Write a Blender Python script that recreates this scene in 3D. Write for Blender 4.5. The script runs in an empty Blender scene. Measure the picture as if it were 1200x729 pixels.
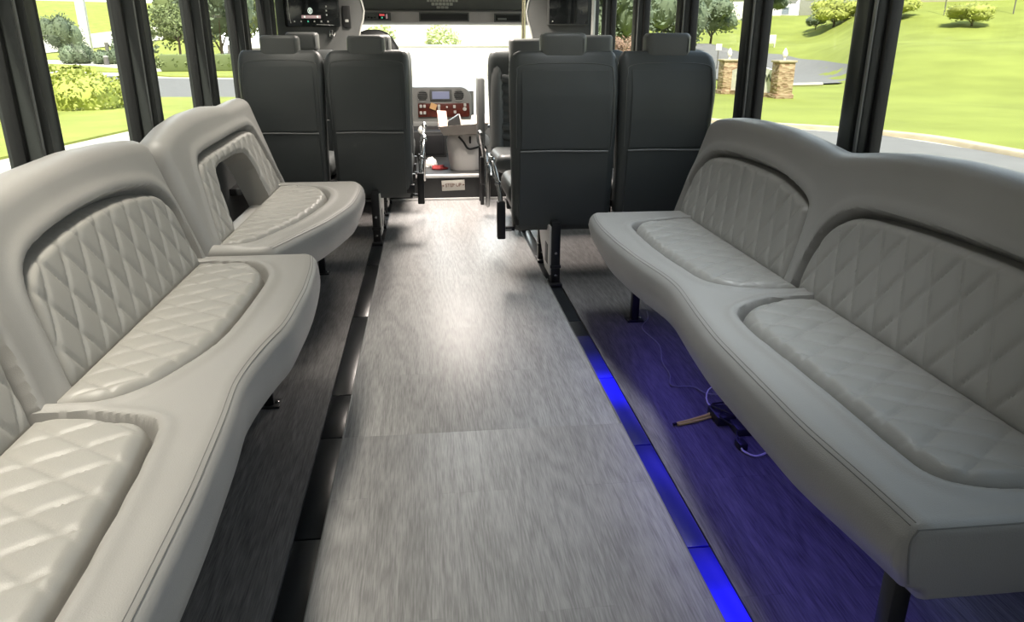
import bpy, bmesh, math, random
import numpy as np
from mathutils import Vector, Matrix
random.seed(7); np.random.seed(7)
S = bpy.context.scene
COL = S.collection
PI = math.pi

# ------------------------------------------------------------------ camera
EYE = 1.10
F_PX = 870.0
pitch = math.atan((364.5-55)/F_PX)
yaw = math.atan(102/F_PX*math.cos(pitch))
fw = Vector((math.sin(yaw)*math.cos(pitch), math.cos(yaw)*math.cos(pitch), -math.sin(pitch)))
rt = Vector((math.cos(yaw), -math.sin(yaw), 0)); up = rt.cross(fw)
cd = bpy.data.cameras.new('camera'); cam = bpy.data.objects.new('camera', cd); COL.objects.link(cam)
cd.sensor_fit = 'HORIZONTAL'; cd.sensor_width = 36; cd.lens = 36*F_PX/1200
cd.clip_start = .02; cd.clip_end = 900
m = Matrix.Identity(4)
for i in range(3):
    m[i][0] = rt[i]; m[i][1] = up[i]; m[i][2] = -fw[i]
m[0][3], m[1][3], m[2][3] = 0, 0, EYE
cam.matrix_world = m
S.camera = cam

# ------------------------------------------------------------------ light
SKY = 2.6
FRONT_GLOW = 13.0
SUN = 9.6
CEIL_FILL = 20  # power of the fill lamps added above the view
BLUE_SPILL = 1.3
BLUE_LENS = 12.0
S.view_settings.view_transform = 'Standard'; S.view_settings.look = 'None'
S.view_settings.gamma = 1; S.view_settings.use_curve_mapping = False
S.view_settings.exposure = 0.0
w = bpy.data.worlds.new('sky'); S.world = w; w.use_nodes = True
nt = w.node_tree; bg = nt.nodes['Background']
tc = nt.nodes.new('ShaderNodeTexCoord'); sx = nt.nodes.new('ShaderNodeSeparateXYZ')
rp = nt.nodes.new('ShaderNodeValToRGB')
rp.color_ramp.elements[0].position = 0.0; rp.color_ramp.elements[0].color = (1, .98, .93, 1)
rp.color_ramp.elements[1].position = .7; rp.color_ramp.elements[1].color = (.62, .78, 1, 1)
nt.links.new(tc.outputs['Generated'], sx.inputs[0]); nt.links.new(sx.outputs['Z'], rp.inputs[0])
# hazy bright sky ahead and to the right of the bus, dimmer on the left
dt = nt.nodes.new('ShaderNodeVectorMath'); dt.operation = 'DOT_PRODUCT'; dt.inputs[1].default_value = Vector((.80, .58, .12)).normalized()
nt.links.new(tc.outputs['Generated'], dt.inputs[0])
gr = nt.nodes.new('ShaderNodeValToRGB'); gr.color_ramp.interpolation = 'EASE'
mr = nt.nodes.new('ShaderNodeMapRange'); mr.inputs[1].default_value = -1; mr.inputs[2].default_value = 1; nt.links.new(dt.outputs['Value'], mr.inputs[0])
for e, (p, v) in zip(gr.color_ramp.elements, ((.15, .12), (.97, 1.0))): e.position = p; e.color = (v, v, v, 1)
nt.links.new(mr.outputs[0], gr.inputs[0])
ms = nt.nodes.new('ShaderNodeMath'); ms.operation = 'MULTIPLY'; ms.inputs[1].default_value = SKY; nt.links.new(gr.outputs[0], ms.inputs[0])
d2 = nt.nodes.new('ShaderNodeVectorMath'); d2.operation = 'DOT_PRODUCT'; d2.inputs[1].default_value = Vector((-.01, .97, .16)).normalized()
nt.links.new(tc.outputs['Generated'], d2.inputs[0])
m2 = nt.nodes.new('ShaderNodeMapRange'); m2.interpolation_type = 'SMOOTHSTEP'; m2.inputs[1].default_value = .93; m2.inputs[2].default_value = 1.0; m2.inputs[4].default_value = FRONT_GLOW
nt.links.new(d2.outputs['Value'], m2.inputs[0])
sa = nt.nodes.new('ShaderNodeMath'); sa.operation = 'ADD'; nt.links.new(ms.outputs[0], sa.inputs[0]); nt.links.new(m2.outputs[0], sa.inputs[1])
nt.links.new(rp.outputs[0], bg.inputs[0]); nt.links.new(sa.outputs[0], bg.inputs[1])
sd = bpy.data.lights.new('sun', 'SUN'); so = bpy.data.objects.new('sun', sd); COL.objects.link(so)
sd.energy = SUN; sd.angle = math.radians(1.2); sd.color = (1, .95, .84)
# sun behind the bus and a touch to the left, high
sv = Vector((-.12, -.75, 1.15)).normalized()
so.rotation_euler = sv.to_track_quat('Z', 'Y').to_euler()

# ------------------------------------------------------------------ materials
def newmat(name):
    mt = bpy.data.materials.new(name); mt.use_nodes = True
    return mt, mt.node_tree, mt.node_tree.nodes['Principled BSDF']

def mat(name, col, rough=.5, metal=0, var=.08, scale=8, bump=0, bscale=200, spec=.5, emit=None, est=0, coat=0):
    mt, t, b = newmat(name)
    b.inputs['Roughness'].default_value = rough; b.inputs['Metallic'].default_value = metal
    b.inputs['Specular IOR Level'].default_value = spec
    b.inputs['Coat Weight'].default_value = coat
    tcn = t.nodes.new('ShaderNodeTexCoord'); n = t.nodes.new('ShaderNodeTexNoise')
    n.inputs['Scale'].default_value = scale; n.inputs['Detail'].default_value = 4
    t.links.new(tcn.outputs['Object'], n.inputs['Vector'])
    r = t.nodes.new('ShaderNodeValToRGB')
    c0 = [max(0, c*(1-var)) for c in col]; c1 = [min(1, c*(1+var)) for c in col]
    r.color_ramp.elements[0].color = (*c0, 1); r.color_ramp.elements[1].color = (*c1, 1)
    r.color_ramp.elements[0].position = .3; r.color_ramp.elements[1].position = .7
    t.links.new(n.outputs['Fac'], r.inputs[0]); t.links.new(r.outputs[0], b.inputs['Base Color'])
    if bump:
        n2 = t.nodes.new('ShaderNodeTexNoise'); n2.inputs['Scale'].default_value = bscale; n2.inputs['Detail'].default_value = 3
        t.links.new(tcn.outputs['Object'], n2.inputs['Vector'])
        bp = t.nodes.new('ShaderNodeBump'); bp.inputs['Strength'].default_value = bump; bp.inputs['Distance'].default_value = .002
        t.links.new(n2.outputs['Fac'], bp.inputs['Height']); t.links.new(bp.outputs[0], b.inputs['Normal'])
    if emit:
        b.inputs['Emission Color'].default_value = (*emit, 1); b.inputs['Emission Strength'].default_value = est
    return mt

def wood_floor(name, dark, light, rough, spec=.5):
    mt, t, b = newmat(name)
    N = t.nodes.new; L = t.links.new
    tcn = N('ShaderNodeTexCoord')
    br = N('ShaderNodeTexBrick')           # planks run along Y
    mp = N('ShaderNodeMapping'); mp.inputs['Rotation'].default_value = (0, 0, PI/2)
    L(tcn.outputs['Object'], mp.inputs[0]); L(mp.outputs[0], br.inputs['Vector'])
    br.inputs['Scale'].default_value = 1; br.inputs['Brick Width'].default_value = 1.22; br.inputs['Row Height'].default_value = .18
    br.inputs['Mortar Size'].default_value = .0012; br.inputs['Color1'].default_value = (.25, .25, .25, 1); br.inputs['Color2'].default_value = (.75, .75, .75, 1)
    br.inputs['Mortar'].default_value = (0, 0, 0, 1); br.offset = .37
    # cathedral grain: long stretched rings, shifted per plank
    mp2 = N('ShaderNodeMapping'); mp2.inputs['Scale'].default_value = (7.5, .8, 1)
    L(tcn.outputs['Object'], mp2.inputs[0])
    ad = N('ShaderNodeVectorMath'); ad.operation = 'MULTIPLY_ADD'; ad.inputs[1].default_value = (9, 7, 3)
    L(br.outputs['Color'], ad.inputs[0]); L(mp2.outputs[0], ad.inputs[2])
    nz = N('ShaderNodeTexNoise'); nz.inputs['Scale'].default_value = 1.0; nz.inputs['Detail'].default_value = 1.5; nz.inputs['Distortion'].default_value = .3
    L(ad.outputs[0], nz.inputs['Vector'])
    mu = N('ShaderNodeMath'); mu.operation = 'MULTIPLY'; mu.inputs[1].default_value = 11; L(nz.outputs['Fac'], mu.inputs[0])
    fr = N('ShaderNodeMath'); fr.operation = 'PINGPONG'; fr.inputs[1].default_value = .5; L(mu.outputs[0], fr.inputs[0])
    # fine pores
    mp3 = N('ShaderNodeMapping'); mp3.inputs['Scale'].default_value = (260, 14, 1); L(tcn.outputs['Object'], mp3.inputs[0])
    nf = N('ShaderNodeTexNoise'); nf.inputs['Scale'].default_value = 1; nf.inputs['Detail'].default_value = 5; L(mp3.outputs[0], nf.inputs['Vector'])
    mx = N('ShaderNodeMath'); mx.operation = 'MULTIPLY_ADD'; mx.inputs[1].default_value = .34; L(fr.outputs[0], mx.inputs[0]); L(nf.outputs['Fac'], mx.inputs[2])
    ml = N('ShaderNodeMath'); ml.operation = 'MULTIPLY_ADD'; ml.inputs[1].default_value = .12; L(br.outputs['Color'], ml.inputs[0]); L(mx.outputs[0], ml.inputs[2])
    r = N('ShaderNodeValToRGB'); r.color_ramp.elements[0].position = .42; r.color_ramp.elements[1].position = .86
    r.color_ramp.elements[0].color = (*dark, 1); r.color_ramp.elements[1].color = (*light, 1)
    L(ml.outputs[0], r.inputs[0]); L(r.outputs[0], b.inputs['Base Color'])
    b.inputs['Roughness'].default_value = rough; b.inputs['Specular IOR Level'].default_value = spec
    bp = N('ShaderNodeBump'); bp.inputs['Strength'].default_value = .12; bp.inputs['Distance'].default_value = .001
    L(mx.outputs[0], bp.inputs['Height']); L(bp.outputs[0], b.inputs['Normal'])
    return mt

def glass_mat(name, tint=(.93, .95, .93)):
    mt = bpy.data.materials.new(name); mt.use_nodes = True; t = mt.node_tree
    for n in list(t.nodes): t.nodes.remove(n)
    o = t.nodes.new('ShaderNodeOutputMaterial'); tr = t.nodes.new('ShaderNodeBsdfTransparent'); gl = t.nodes.new('ShaderNodeBsdfGlossy')
    tr.inputs[0].default_value = (*tint, 1); gl.inputs['Roughness'].default_value = .02
    lw = t.nodes.new('ShaderNodeLayerWeight'); lw.inputs[0].default_value = .5
    pw = t.nodes.new('ShaderNodeMath'); pw.operation = 'POWER'; pw.inputs[1].default_value = 6; t.links.new(lw.outputs['Facing'], pw.inputs[0])
    fr = t.nodes.new('ShaderNodeMath'); fr.operation = 'MULTIPLY_ADD'; fr.inputs[1].default_value = .22; fr.inputs[2].default_value = .025; t.links.new(pw.outputs[0], fr.inputs[0])
    mx = t.nodes.new('ShaderNodeMixShader'); t.links.new(fr.outputs[0], mx.inputs[0])
    t.links.new(tr.outputs[0], mx.inputs[1]); t.links.new(gl.outputs[0], mx.inputs[2]); t.links.new(mx.outputs[0], o.inputs[0])
    return mt

def brick_stone(name):
    mt, t, b = newmat(name); N = t.nodes.new; L = t.links.new
    tcn = N('ShaderNodeTexCoord'); mp = N('ShaderNodeMapping'); mp.inputs['Scale'].default_value = (5, 5, 11); L(tcn.outputs['Object'], mp.inputs[0])
    v = N('ShaderNodeTexVoronoi'); v.inputs['Scale'].default_value = 1; L(mp.outputs[0], v.inputs['Vector'])
    r = N('ShaderNodeValToRGB'); r.color_ramp.elements[0].color = (.22, .12, .07, 1); r.color_ramp.elements[1].color = (.52, .40, .26, 1)
    L(v.outputs['Color'], r.inputs[0]); L(r.outputs[0], b.inputs['Base Color']); b.inputs['Roughness'].default_value = .9
    bp = N('ShaderNodeBump'); bp.inputs['Distance'].default_value = .03; L(v.outputs['Distance'], bp.inputs['Height']); L(bp.outputs[0], b.inputs['Normal'])
    return mt

def leaf_mat(name, c, var=.35):
    mt, t, b = newmat(name); N = t.nodes.new; L = t.links.new
    g = N('ShaderNodeNewGeometry'); r = N('ShaderNodeValToRGB')
    r.color_ramp.elements[0].color = (*[x*(1-var) for x in c], 1); r.color_ramp.elements[1].color = (*[x*(1+var) for x in c], 1)
    L(g.outputs['Random Per Island'], r.inputs[0]); L(r.outputs[0], b.inputs['Base Color']); b.inputs['Roughness'].default_value = .7
    b.inputs['Specular IOR Level'].default_value = .2
    return mt

M = dict(
 vinyl=mat('grey_vinyl', (.31, .302, .285), .42, var=.03, scale=5, bump=.25, bscale=420),
 quilt=mat('grey_quilted_vinyl', (.31, .302, .28), .38, var=.03, scale=5, bump=.2, bscale=420),
 thread=mat('seam_thread', (.17, .168, .16), .7),
 seat=mat('charcoal_vinyl', (.072, .079, .078), .42, var=.06, scale=4, bump=.25, bscale=350),
 seatcap=mat('dark_grey_vinyl', (.115, .121, .117), .42, var=.05, scale=4, bump=.25, bscale=350),
 piping=mat('grey_piping', (.22, .225, .22), .45),
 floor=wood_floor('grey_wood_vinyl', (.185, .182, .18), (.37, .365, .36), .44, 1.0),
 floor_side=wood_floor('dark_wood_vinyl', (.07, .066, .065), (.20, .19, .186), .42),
 track=mat('black_rubber_cover', (.012, .014, .016), .28, var=.15, scale=20),
 blackmetal=mat('black_painted_metal', (.012, .012, .013), .38, bump=.1, bscale=120),
 blackplastic=mat('black_plastic', (.02, .021, .021), .45, bump=.1, bscale=300),
 post=mat('charcoal_window_post', (.035, .038, .036), .38),
 rubber=mat('window_rubber', (.012, .012, .012), .5),
 alu=mat('window_metal', (.2, .205, .2), .4, metal=.3),
 chrome=mat('chrome', (.42, .42, .41), .24, metal=1, var=.02),
 brass=mat('champagne_metal', (.62, .55, .38), .25, metal=1, var=.03),
 wall=mat('charcoal_wall_panel', (.05, .053, .052), .6, bump=.2, bscale=150),
 ceil=mat('light_headliner', (.24, .24, .23), .85, bump=.2, bscale=150),
 panel=mat('grey_bulkhead', (.115, .12, .115), .5, bump=.15, bscale=200),
 dash=mat('dash_grey', (.25, .255, .24), .5, bump=.1, bscale=250),
 console=mat('console_glare', (.50, .475, .465), .5, bump=.1, bscale=250),  # base colour lifted above the dash grey to stand in for glare
 burl=mat('red_wood_trim', (.10, .022, .014), .3, var=.4, scale=30),
 white=mat('white_plastic', (.62, .6, .57), .45, var=.03),
 metalwhite=mat('pale_metal', (.55, .55, .54), .4, metal=.3),
 card=mat('grey_cardboard', (.34, .31, .28), .8),
 paper=mat('white_paper', (.8, .78, .74), .8),
 postit=mat('orange_paper', (.75, .45, .2), .8),
 pink=mat('pink_paper', (.78, .52, .42), .8),
 red=mat('red_cloth', (.3, .03, .03), .7),
 screen=mat('lit_screen', (.1, .1, .14), .2, emit=(.42, .45, .62), est=.45),
 glassblack=mat('black_screen', (.012, .014, .014), .12),
 textred=mat('sign_letter', (.12, .045, .03), .6),
 plate=mat('sign_plate', (.42, .41, .37), .4),
 glow_w=mat('glow_white', (.8, .8, .8), .4, emit=(.85, 1, .85), est=.9),
 glow_p=mat('glow_pink', (.5, .4, .4), .4, emit=(.6, .36, .38), est=.35),
 glow_g=mat('glow_green', (.1, .5, .3), .4, emit=(.1, .7, .45), est=.5),
 glow_r=mat('glow_red', (.5, .1, .1), .4, emit=(.9, .12, .12), est=.6),
 silver=mat('silver_print', (.55, .56, .52), .4),
 glass=glass_mat('window_glass'),
 grass=mat('lawn', (.235, .265, .06), .95, var=.14, scale=.35, spec=.1),
 grassL=mat('verge_grass', (.30, .33, .08), .95, var=.15, scale=.6, spec=.1),
 asphalt=mat('asphalt', (.19, .183, .178), .9, var=.08, scale=2, spec=.2),
 bounce_cut=mat('bounce_dark', (.09, .09, .09), .9, var=.08, scale=2, spec=.2),  # dark tone for the unseen patch that cuts bounced light
 concrete=mat('pale_concrete', (.58, .54, .46), .9, var=.06, scale=1, spec=.2),
 curb=mat('curb_stone', (.50, .42, .30), .9, var=.12, scale=3, spec=.2),
 stone=brick_stone('stacked_stone'),
 sign=mat('white_sign', (.78, .77, .72), .6),
 signletter=mat('sign_dark', (.12, .13, .12), .6),
 bldg=mat('cream_building', (.62, .55, .45), .9, var=.05),
 bldgw=mat('white_building', (.85, .83, .8), .8, var=.03),
 winblue=mat('building_window', (.25, .29, .33), .2),
 roof=mat('grey_roof', (.42, .41, .40), .9),
 bark=mat('bark', (.10, .075, .05), .9),
 leaf=leaf_mat('leaf_green', (.21, .25, .11)),
 leafd=leaf_mat('leaf_dark', (.145, .18, .115)),
 leafy=leaf_mat('leaf_yellow', (.34, .37, .09)),
 leafglare=leaf_mat('leaf_glare', (.72, .78, .42), .15),  # leaf colour paled to imitate overexposure through the windscreen
 leafp=leaf_mat('leaf_pink', (.34, .22, .16)),
 wire=mat('grey_wire', (.30, .30, .29), .5),
 yellow=mat('yellow_wire', (.95, .78, .14), .5),
 wood_post=mat('grey_post', (.16, .15, .14), .8),
)

# ------------------------------------------------------------------ mesh helpers
def link(name, me, mt, parent=None, smooth=True):
    ob = bpy.data.objects.new(name, me); COL.objects.link(ob)
    for q in (mt if isinstance(mt, (list, tuple)) else [mt]): me.materials.append(q)
    if smooth:
        me.shade_smooth()
        try: me.set_sharp_from_angle(angle=math.radians(38))
        except Exception: pass
    if parent:
        wl = Vector((0, 0, 0)); q = parent
        while q: wl += q.location; q = q.parent
        me.transform(Matrix.Translation(-wl)); ob.parent = parent
    return ob

def obj(name, bm, mt, parent=None, smooth=True):
    bmesh.ops.recalc_face_normals(bm, faces=bm.faces)
    me = bpy.data.meshes.new(name); bm.to_mesh(me); bm.free()
    return link(name, me, mt, parent, smooth)

def pyobj(name, verts, faces, mt, parent=None, smooth=True, recalc=True):
    bm = bmesh.new(); vs = [bm.verts.new(v) for v in verts]
    for f in faces:
        try: bm.faces.new([vs[i] for i in f])
        except ValueError: pass
    if recalc: return obj(name, bm, mt, parent, smooth)
    me = bpy.data.meshes.new(name); bm.to_mesh(me); bm.free(); return link(name, me, mt, parent, smooth)

def recenter(o):
    """move a parentless mesh's origin to the bottom centre of its bounds"""
    co = np.array([v.co for v in o.data.vertices]); c = (co.min(0)+co.max(0))/2; c[2] = co[:, 2].min()
    o.data.transform(Matrix.Translation(-Vector(c))); o.location = Vector(c); return o

def tag(o, label, cat, group=None, kind=None):
    o['label'] = label; o['category'] = cat
    if group: o['group'] = group
    if kind: o['kind'] = kind
    return o
def thing(name, label, cat, loc, group=None):
    o = bpy.data.objects.new(name, None); COL.objects.link(o); o.location = loc; o.empty_display_size = .05
    return tag(o, label, cat, group)
def struct(o):
    o['kind'] = 'structure'; return o

def B(): return bmesh.new()
def box(bm, x0, x1, y0, y1, z0, z1, bev=0, seg=2, rot=None):
    t = bmesh.new(); bmesh.ops.create_cube(t, size=1)
    sc = (x1-x0, y1-y0, z1-z0)
    for v in t.verts: v.co = Vector((v.co.x*sc[0], v.co.y*sc[1], v.co.z*sc[2]))
    if bev: bmesh.ops.bevel(t, geom=t.edges[:], offset=min(bev, .49*min(map(abs, sc))), segments=seg, profile=.5, affect='EDGES')
    c = Vector(((x0+x1)/2, (y0+y1)/2, (z0+z1)/2))
    mtx = Matrix.Translation(c) @ (rot.to_4x4() if rot else Matrix.Identity(4))
    t.transform(mtx); add(bm, t); return bm
def add(bm, t):
    me = bpy.data.meshes.new('tmp'); t.to_mesh(me); t.free(); bm.from_mesh(me); bpy.data.meshes.remove(me)
def tube(bm, pts, r, n=10, closed=False):
    pts = [Vector(p) for p in pts]; k = len(pts); rings = []
    prev = None
    for i, p in enumerate(pts):
        if closed: d = pts[(i+1) % k]-pts[i-1]
        else: d = pts[min(i+1, k-1)]-pts[max(i-1, 0)]
        d.normalize()
        if prev is None:
            a = Vector((0, 0, 1)) if abs(d.z) < .9 else Vector((1, 0, 0)); u = d.cross(a).normalized()
        else:
            u = (prev-d*prev.dot(d)).normalized()
        prev = u; v = d.cross(u)
        rr = r[i] if isinstance(r, (list, tuple)) else r
        rings.append([bm.verts.new(p+(u*math.cos(2*PI*j/n)+v*math.sin(2*PI*j/n))*rr) for j in range(n)])
    for i in range(k if closed else k-1):
        A, Bq = rings[i], rings[(i+1) % k]
        for j in range(n): bm.faces.new((A[j], A[(j+1) % n], Bq[(j+1) % n], Bq[j]))
    if not closed:
        bm.faces.new(rings[0][::-1]); bm.faces.new(rings[-1])
    return bm
def loft(bm, rings, cap=True):
    R = [[bm.verts.new(p) for p in r] for r in rings]; n = len(R[0])
    for a, b in zip(R, R[1:]):
        for j in range(n): bm.faces.new((a[j], a[(j+1) % n], b[(j+1) % n], b[j]))
    if cap: bm.faces.new(R[0][::-1]); bm.faces.new(R[-1])
    return bm
def prism(bm, poly, axis, a, b, bev=0):
    """poly: 2-D points in the plane perpendicular to axis ('x': (y,z), 'y': (x,z), 'z': (x,y))"""
    def P(p, q): return {'x': (q, p[0], p[1]), 'y': (p[0], q, p[1]), 'z': (p[0], p[1], q)}[axis]
    t = bmesh.new(); loft(t, [[P(p, a) for p in poly], [P(p, b) for p in poly]])
    bmesh.ops.recalc_face_normals(t, faces=t.faces)
    if bev: bmesh.ops.bevel(t, geom=[e for e in t.edges if e.calc_face_angle(0) > .6], offset=bev, segments=2, profile=.5, affect='EDGES')
    add(bm, t); return bm
def lathe(bm, prof, c, n=24):
    loft(bm, [[(c[0]+r*math.cos(2*PI*j/n), c[1]+r*math.sin(2*PI*j/n), c[2]+z) for j in range(n)] for r, z in prof]); return bm
def sphere(bm, c, r, n=16, sz=1):
    t = bmesh.new(); bmesh.ops.create_uvsphere(t, u_segments=n, v_segments=n//2, radius=r)
    t.transform(Matrix.Translation(c) @ Matrix.Diagonal((1, 1, sz, 1))); add(bm, t); return bm
def spline(pts, n=8, closed=False):
    P = [Vector(p) for p in pts]; out = []; k = len(P)
    for i in range(k if closed else k-1):
        if closed: a, b, c, d = P[i-1], P[i], P[(i+1) % k], P[(i+2) % k]
        else: a, b, c, d = P[max(i-1, 0)], P[i], P[i+1], P[min(i+2, k-1)]
        for j in range(n):
            t = j/n; out.append(.5*((2*b)+(c-a)*t+(2*a-5*b+4*c-d)*t*t+(3*b-a-3*c+d)*t**3))
    if not closed: out.append(P[-1])
    return out
def text(name, s, size, mt, parent, loc, rot, depth=.002, align='CENTER', sx=1.0):
    cu = bpy.data.curves.new(name, 'FONT'); cu.body = s; cu.size = size; cu.extrude = depth; cu.align_x = align; cu.align_y = 'CENTER'
    t = bpy.data.objects.new('t', cu); COL.objects.link(t)
    dg = bpy.context.evaluated_depsgraph_get(); dg.update()
    me = bpy.data.meshes.new_from_object(t.evaluated_get(dg)); bpy.data.objects.remove(t)
    me.transform(Matrix.Translation(loc) @ rot.to_4x4() @ Matrix.Diagonal((sx, 1, 1, 1)))
    me.materials.clear()
    return link(name, me, mt, parent, False)
def rotx(a): return Matrix.Rotation(a, 3, 'X')
def rotz(a): return Matrix.Rotation(a, 3, 'Z')
def roty(a): return Matrix.Rotation(a, 3, 'Y')
FACE_CAM = rotx(PI/2)           # text facing -Y
def dup(root, loc, label, group=None):
    r = root.copy(); COL.objects.link(r); r.location = loc; r['label'] = label
    if group: r['group'] = group
    for c in root.children:
        d = c.copy(); COL.objects.link(d); d.parent = r
        for g in c.children:
            e = g.copy(); COL.objects.link(e); e.parent = d
    return r

# ------------------------------------------------------------------ bus shell
XL, XR = -1.15, 1.42            # inner faces of the side walls
YB, YF = -.95, 7.62             # rear and windscreen
TL0, TL1 = -.355, -.288         # left track edges
TR0, TR1 = .563, .622           # right track edges
def slab(name, x0, x1, y0, y1, z0, z1, mt, bev=0):
    return struct(obj(name, box(B(), x0, x1, y0, y1, z0, z1, bev), mt))
# aisle floor in two sheets with the cross seam at Y 2.0
struct(obj('floor', box(box(B(), TL1, TR0, YB, 2.0, -.05, .004, .004, 3), TL1, TR0, 1.99, 5.65, -.05, 0, .001), M['floor']))
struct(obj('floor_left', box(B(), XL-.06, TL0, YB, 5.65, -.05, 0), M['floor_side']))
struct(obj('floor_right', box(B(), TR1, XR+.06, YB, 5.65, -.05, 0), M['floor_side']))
def track(name, x0, x1, cuts):
    bm = B()
    box(bm, x0, x1, YB, 5.65, -.05, -.012)
    for a, b in zip(cuts, cuts[1:]): box(bm, x0+.001, x1-.001, a+.002, b-.002, -.014, -.005, .003)
    return struct(obj(name, bm, M['track']))
track('trim_1', TL0, TL1, [YB, .55, 1.02, 1.528, 2.017, 2.31, 3.083, 3.9, 5.0, 5.65])
track('trim_2', TR0, TR1, [YB, .45, .92, 1.394, 1.869, 2.34, 2.932, 3.9, 5.0, 5.65])
# thin bright edge strip of the aisle floor
struct(obj('trim_3', box(B(), TL1, TL1+.004, YB, 5.65, -.01, .004, .001), M['alu']))
struct(obj('trim_4', box(B(), TR0-.004, TR0, YB, 5.65, -.01, .004, .001), M['alu']))
# raised front floor + riser
bm = B(); box(bm, XL-.06, XR+.06, 5.65, 7.0, -.05, .172)
struct(obj('floor_front', bm, M['blackplastic']))
struct(obj('trim_5', box(box(B(), XL, XR, 5.635, 5.69, .168, .19, .006), XL, XR, 5.62, 5.65, .0, .016, .004), M['metalwhite']))
# side walls
for nm, x0, x1 in (('left', XL-.08, XL), ('right', XR, XR+.08)):
    slab('wall_'+nm, x0, x1, YB-.08, 7.7, -.4, .70, M['wall'])
    bm = box(B(), x0, x1, YB-.08, 7.7, 1.78, 2.05)
    struct(obj('wall_'+nm+'_top', bm, M['wall']))
# ceiling, slightly arched
prof = [(XL-.08+(XR-XL+.16)*i/16, 2.0+.10*math.sin(PI*i/16)) for i in range(17)]
prof += [(x, z+.05) for x, z in prof[::-1]]
struct(obj('ceiling', prism(B(), prof, 'y', YB-.08, 7.7), M['ceil']))
# rear wall with a window opening
bm = B(); box(bm, XL-.08, XR+.08, YB-.08, YB, -.05, .85); box(bm, XL-.08, XR+.08, YB-.08, YB, 1.75, 2.1)
box(bm, XL-.08, XL+.25, YB-.08, YB, .85, 1.75); box(bm, XR-.25, XR+.08, YB-.08, YB, .85, 1.75)
struct(obj('wall_back', bm, M['wall']))
rw = struct(obj('window_1', box(box(box(box(B(), XL+.23, XR-.23, YB-.06, YB+.01, .83, .87, .01), XL+.23, XR-.23, YB-.06, YB+.01, 1.73, 1.77, .01), XL+.23, XL+.27, YB-.06, YB+.01, .83, 1.77, .01), XR-.27, XR-.23, YB-.06, YB+.01, .83, 1.77, .01), M['rubber']))
obj('window_pane', box(B(), XL+.25, XR-.25, YB-.045, YB-.04, .85, 1.75), M['glass'], rw)
# side windows between the posts
PY = [-.37+.93*i for i in range(9)]     # post centres
nw = 2
for sgn, xw in ((-1, XL), (1, XR)):
    for i, y in enumerate(PY):
        if i in (0, 1) and False: continue
        if y > 6.3 and sgn > 0: pass
        bm = B()
        # stepped post: wide face, proud centre rib, thin metal strip
        box(bm, xw-.01*sgn, xw+.07*sgn, y-.064, y+.064, .70, 1.79, .008)
        box(bm, xw-.028*sgn, xw+.0*sgn, y-.036, y+.036, .70, 1.79, .01)
        po = struct(obj('trim_%d' % (6+i+(0 if sgn < 0 else 9)), bm, M['post']))
        obj('metal_strip', box(box(B(), xw-.016*sgn, xw-.008*sgn, y-.060, y-.044, .705, 1.785, .003), xw-.016*sgn, xw-.008*sgn, y+.044, y+.060, .705, 1.785, .003), M['alu'], po)
    edges = [YB-.02]+PY+[7.62]
    for a, b in zip(edges, edges[1:]):
        y0, y1 = a+(.064 if a in PY else 0), b-(.064 if b in PY else 0)
        if y1-y0 < .15: continue
        bm = B(); X0, X1 = sorted((xw+.02*sgn, xw+.06*sgn)); t = .022
        box(bm, X0, X1, y0, y0+t, .70, 1.78, .006); box(bm, X0, X1, y1-t, y1, .70, 1.78, .006)
        box(bm, X0, X1, y0, y1, .70, .70+t, .006); box(bm, X0, X1, y0, y1, 1.78-t, 1.78, .006)
        fo = struct(obj('window_%d' % nw, bm, M['rubber'])); nw += 1
        obj('window_pane', box(B(), xw+.038*sgn-.002, xw+.038*sgn+.002, y0+t*.7, y1-t*.7, .715, 1.76), M['glass'], fo)

# front: cowl below the windscreen, header above it, windscreen frame and pane
bm = B(); box(bm, XL-.08, .45, 7.45, 7.7, -.2, .70); box(bm, .45, XR+.08, 7.55, 7.7, -.2, .34)
struct(obj('wall_front', bm, M['dash']))
bm = B()
box(bm, XL, XR, 7.22, 7.70, 1.41, 2.05, .015)           # header upper part
struct(obj('wall_front_top', bm, M['panel']))
bm = B(); box(bm, XL-.02, XL+.07, 7.58, 7.66, .3, 1.5, .01); box(bm, XR-.07, XR+.02, 7.58, 7.66, .3, 1.5, .01)
box(bm, XL, XR, 7.58, 7.66, 1.38, 1.45, .01); box(bm, XL, XR, 7.58, 7.66, .30, .36, .01)
ws = struct(obj('window_front', bm, M['rubber']))
obj('window_pane', box(B(), XL+.05, XR-.05, 7.615, 7.622, .34, 1.42), M['glass'], ws)

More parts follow.
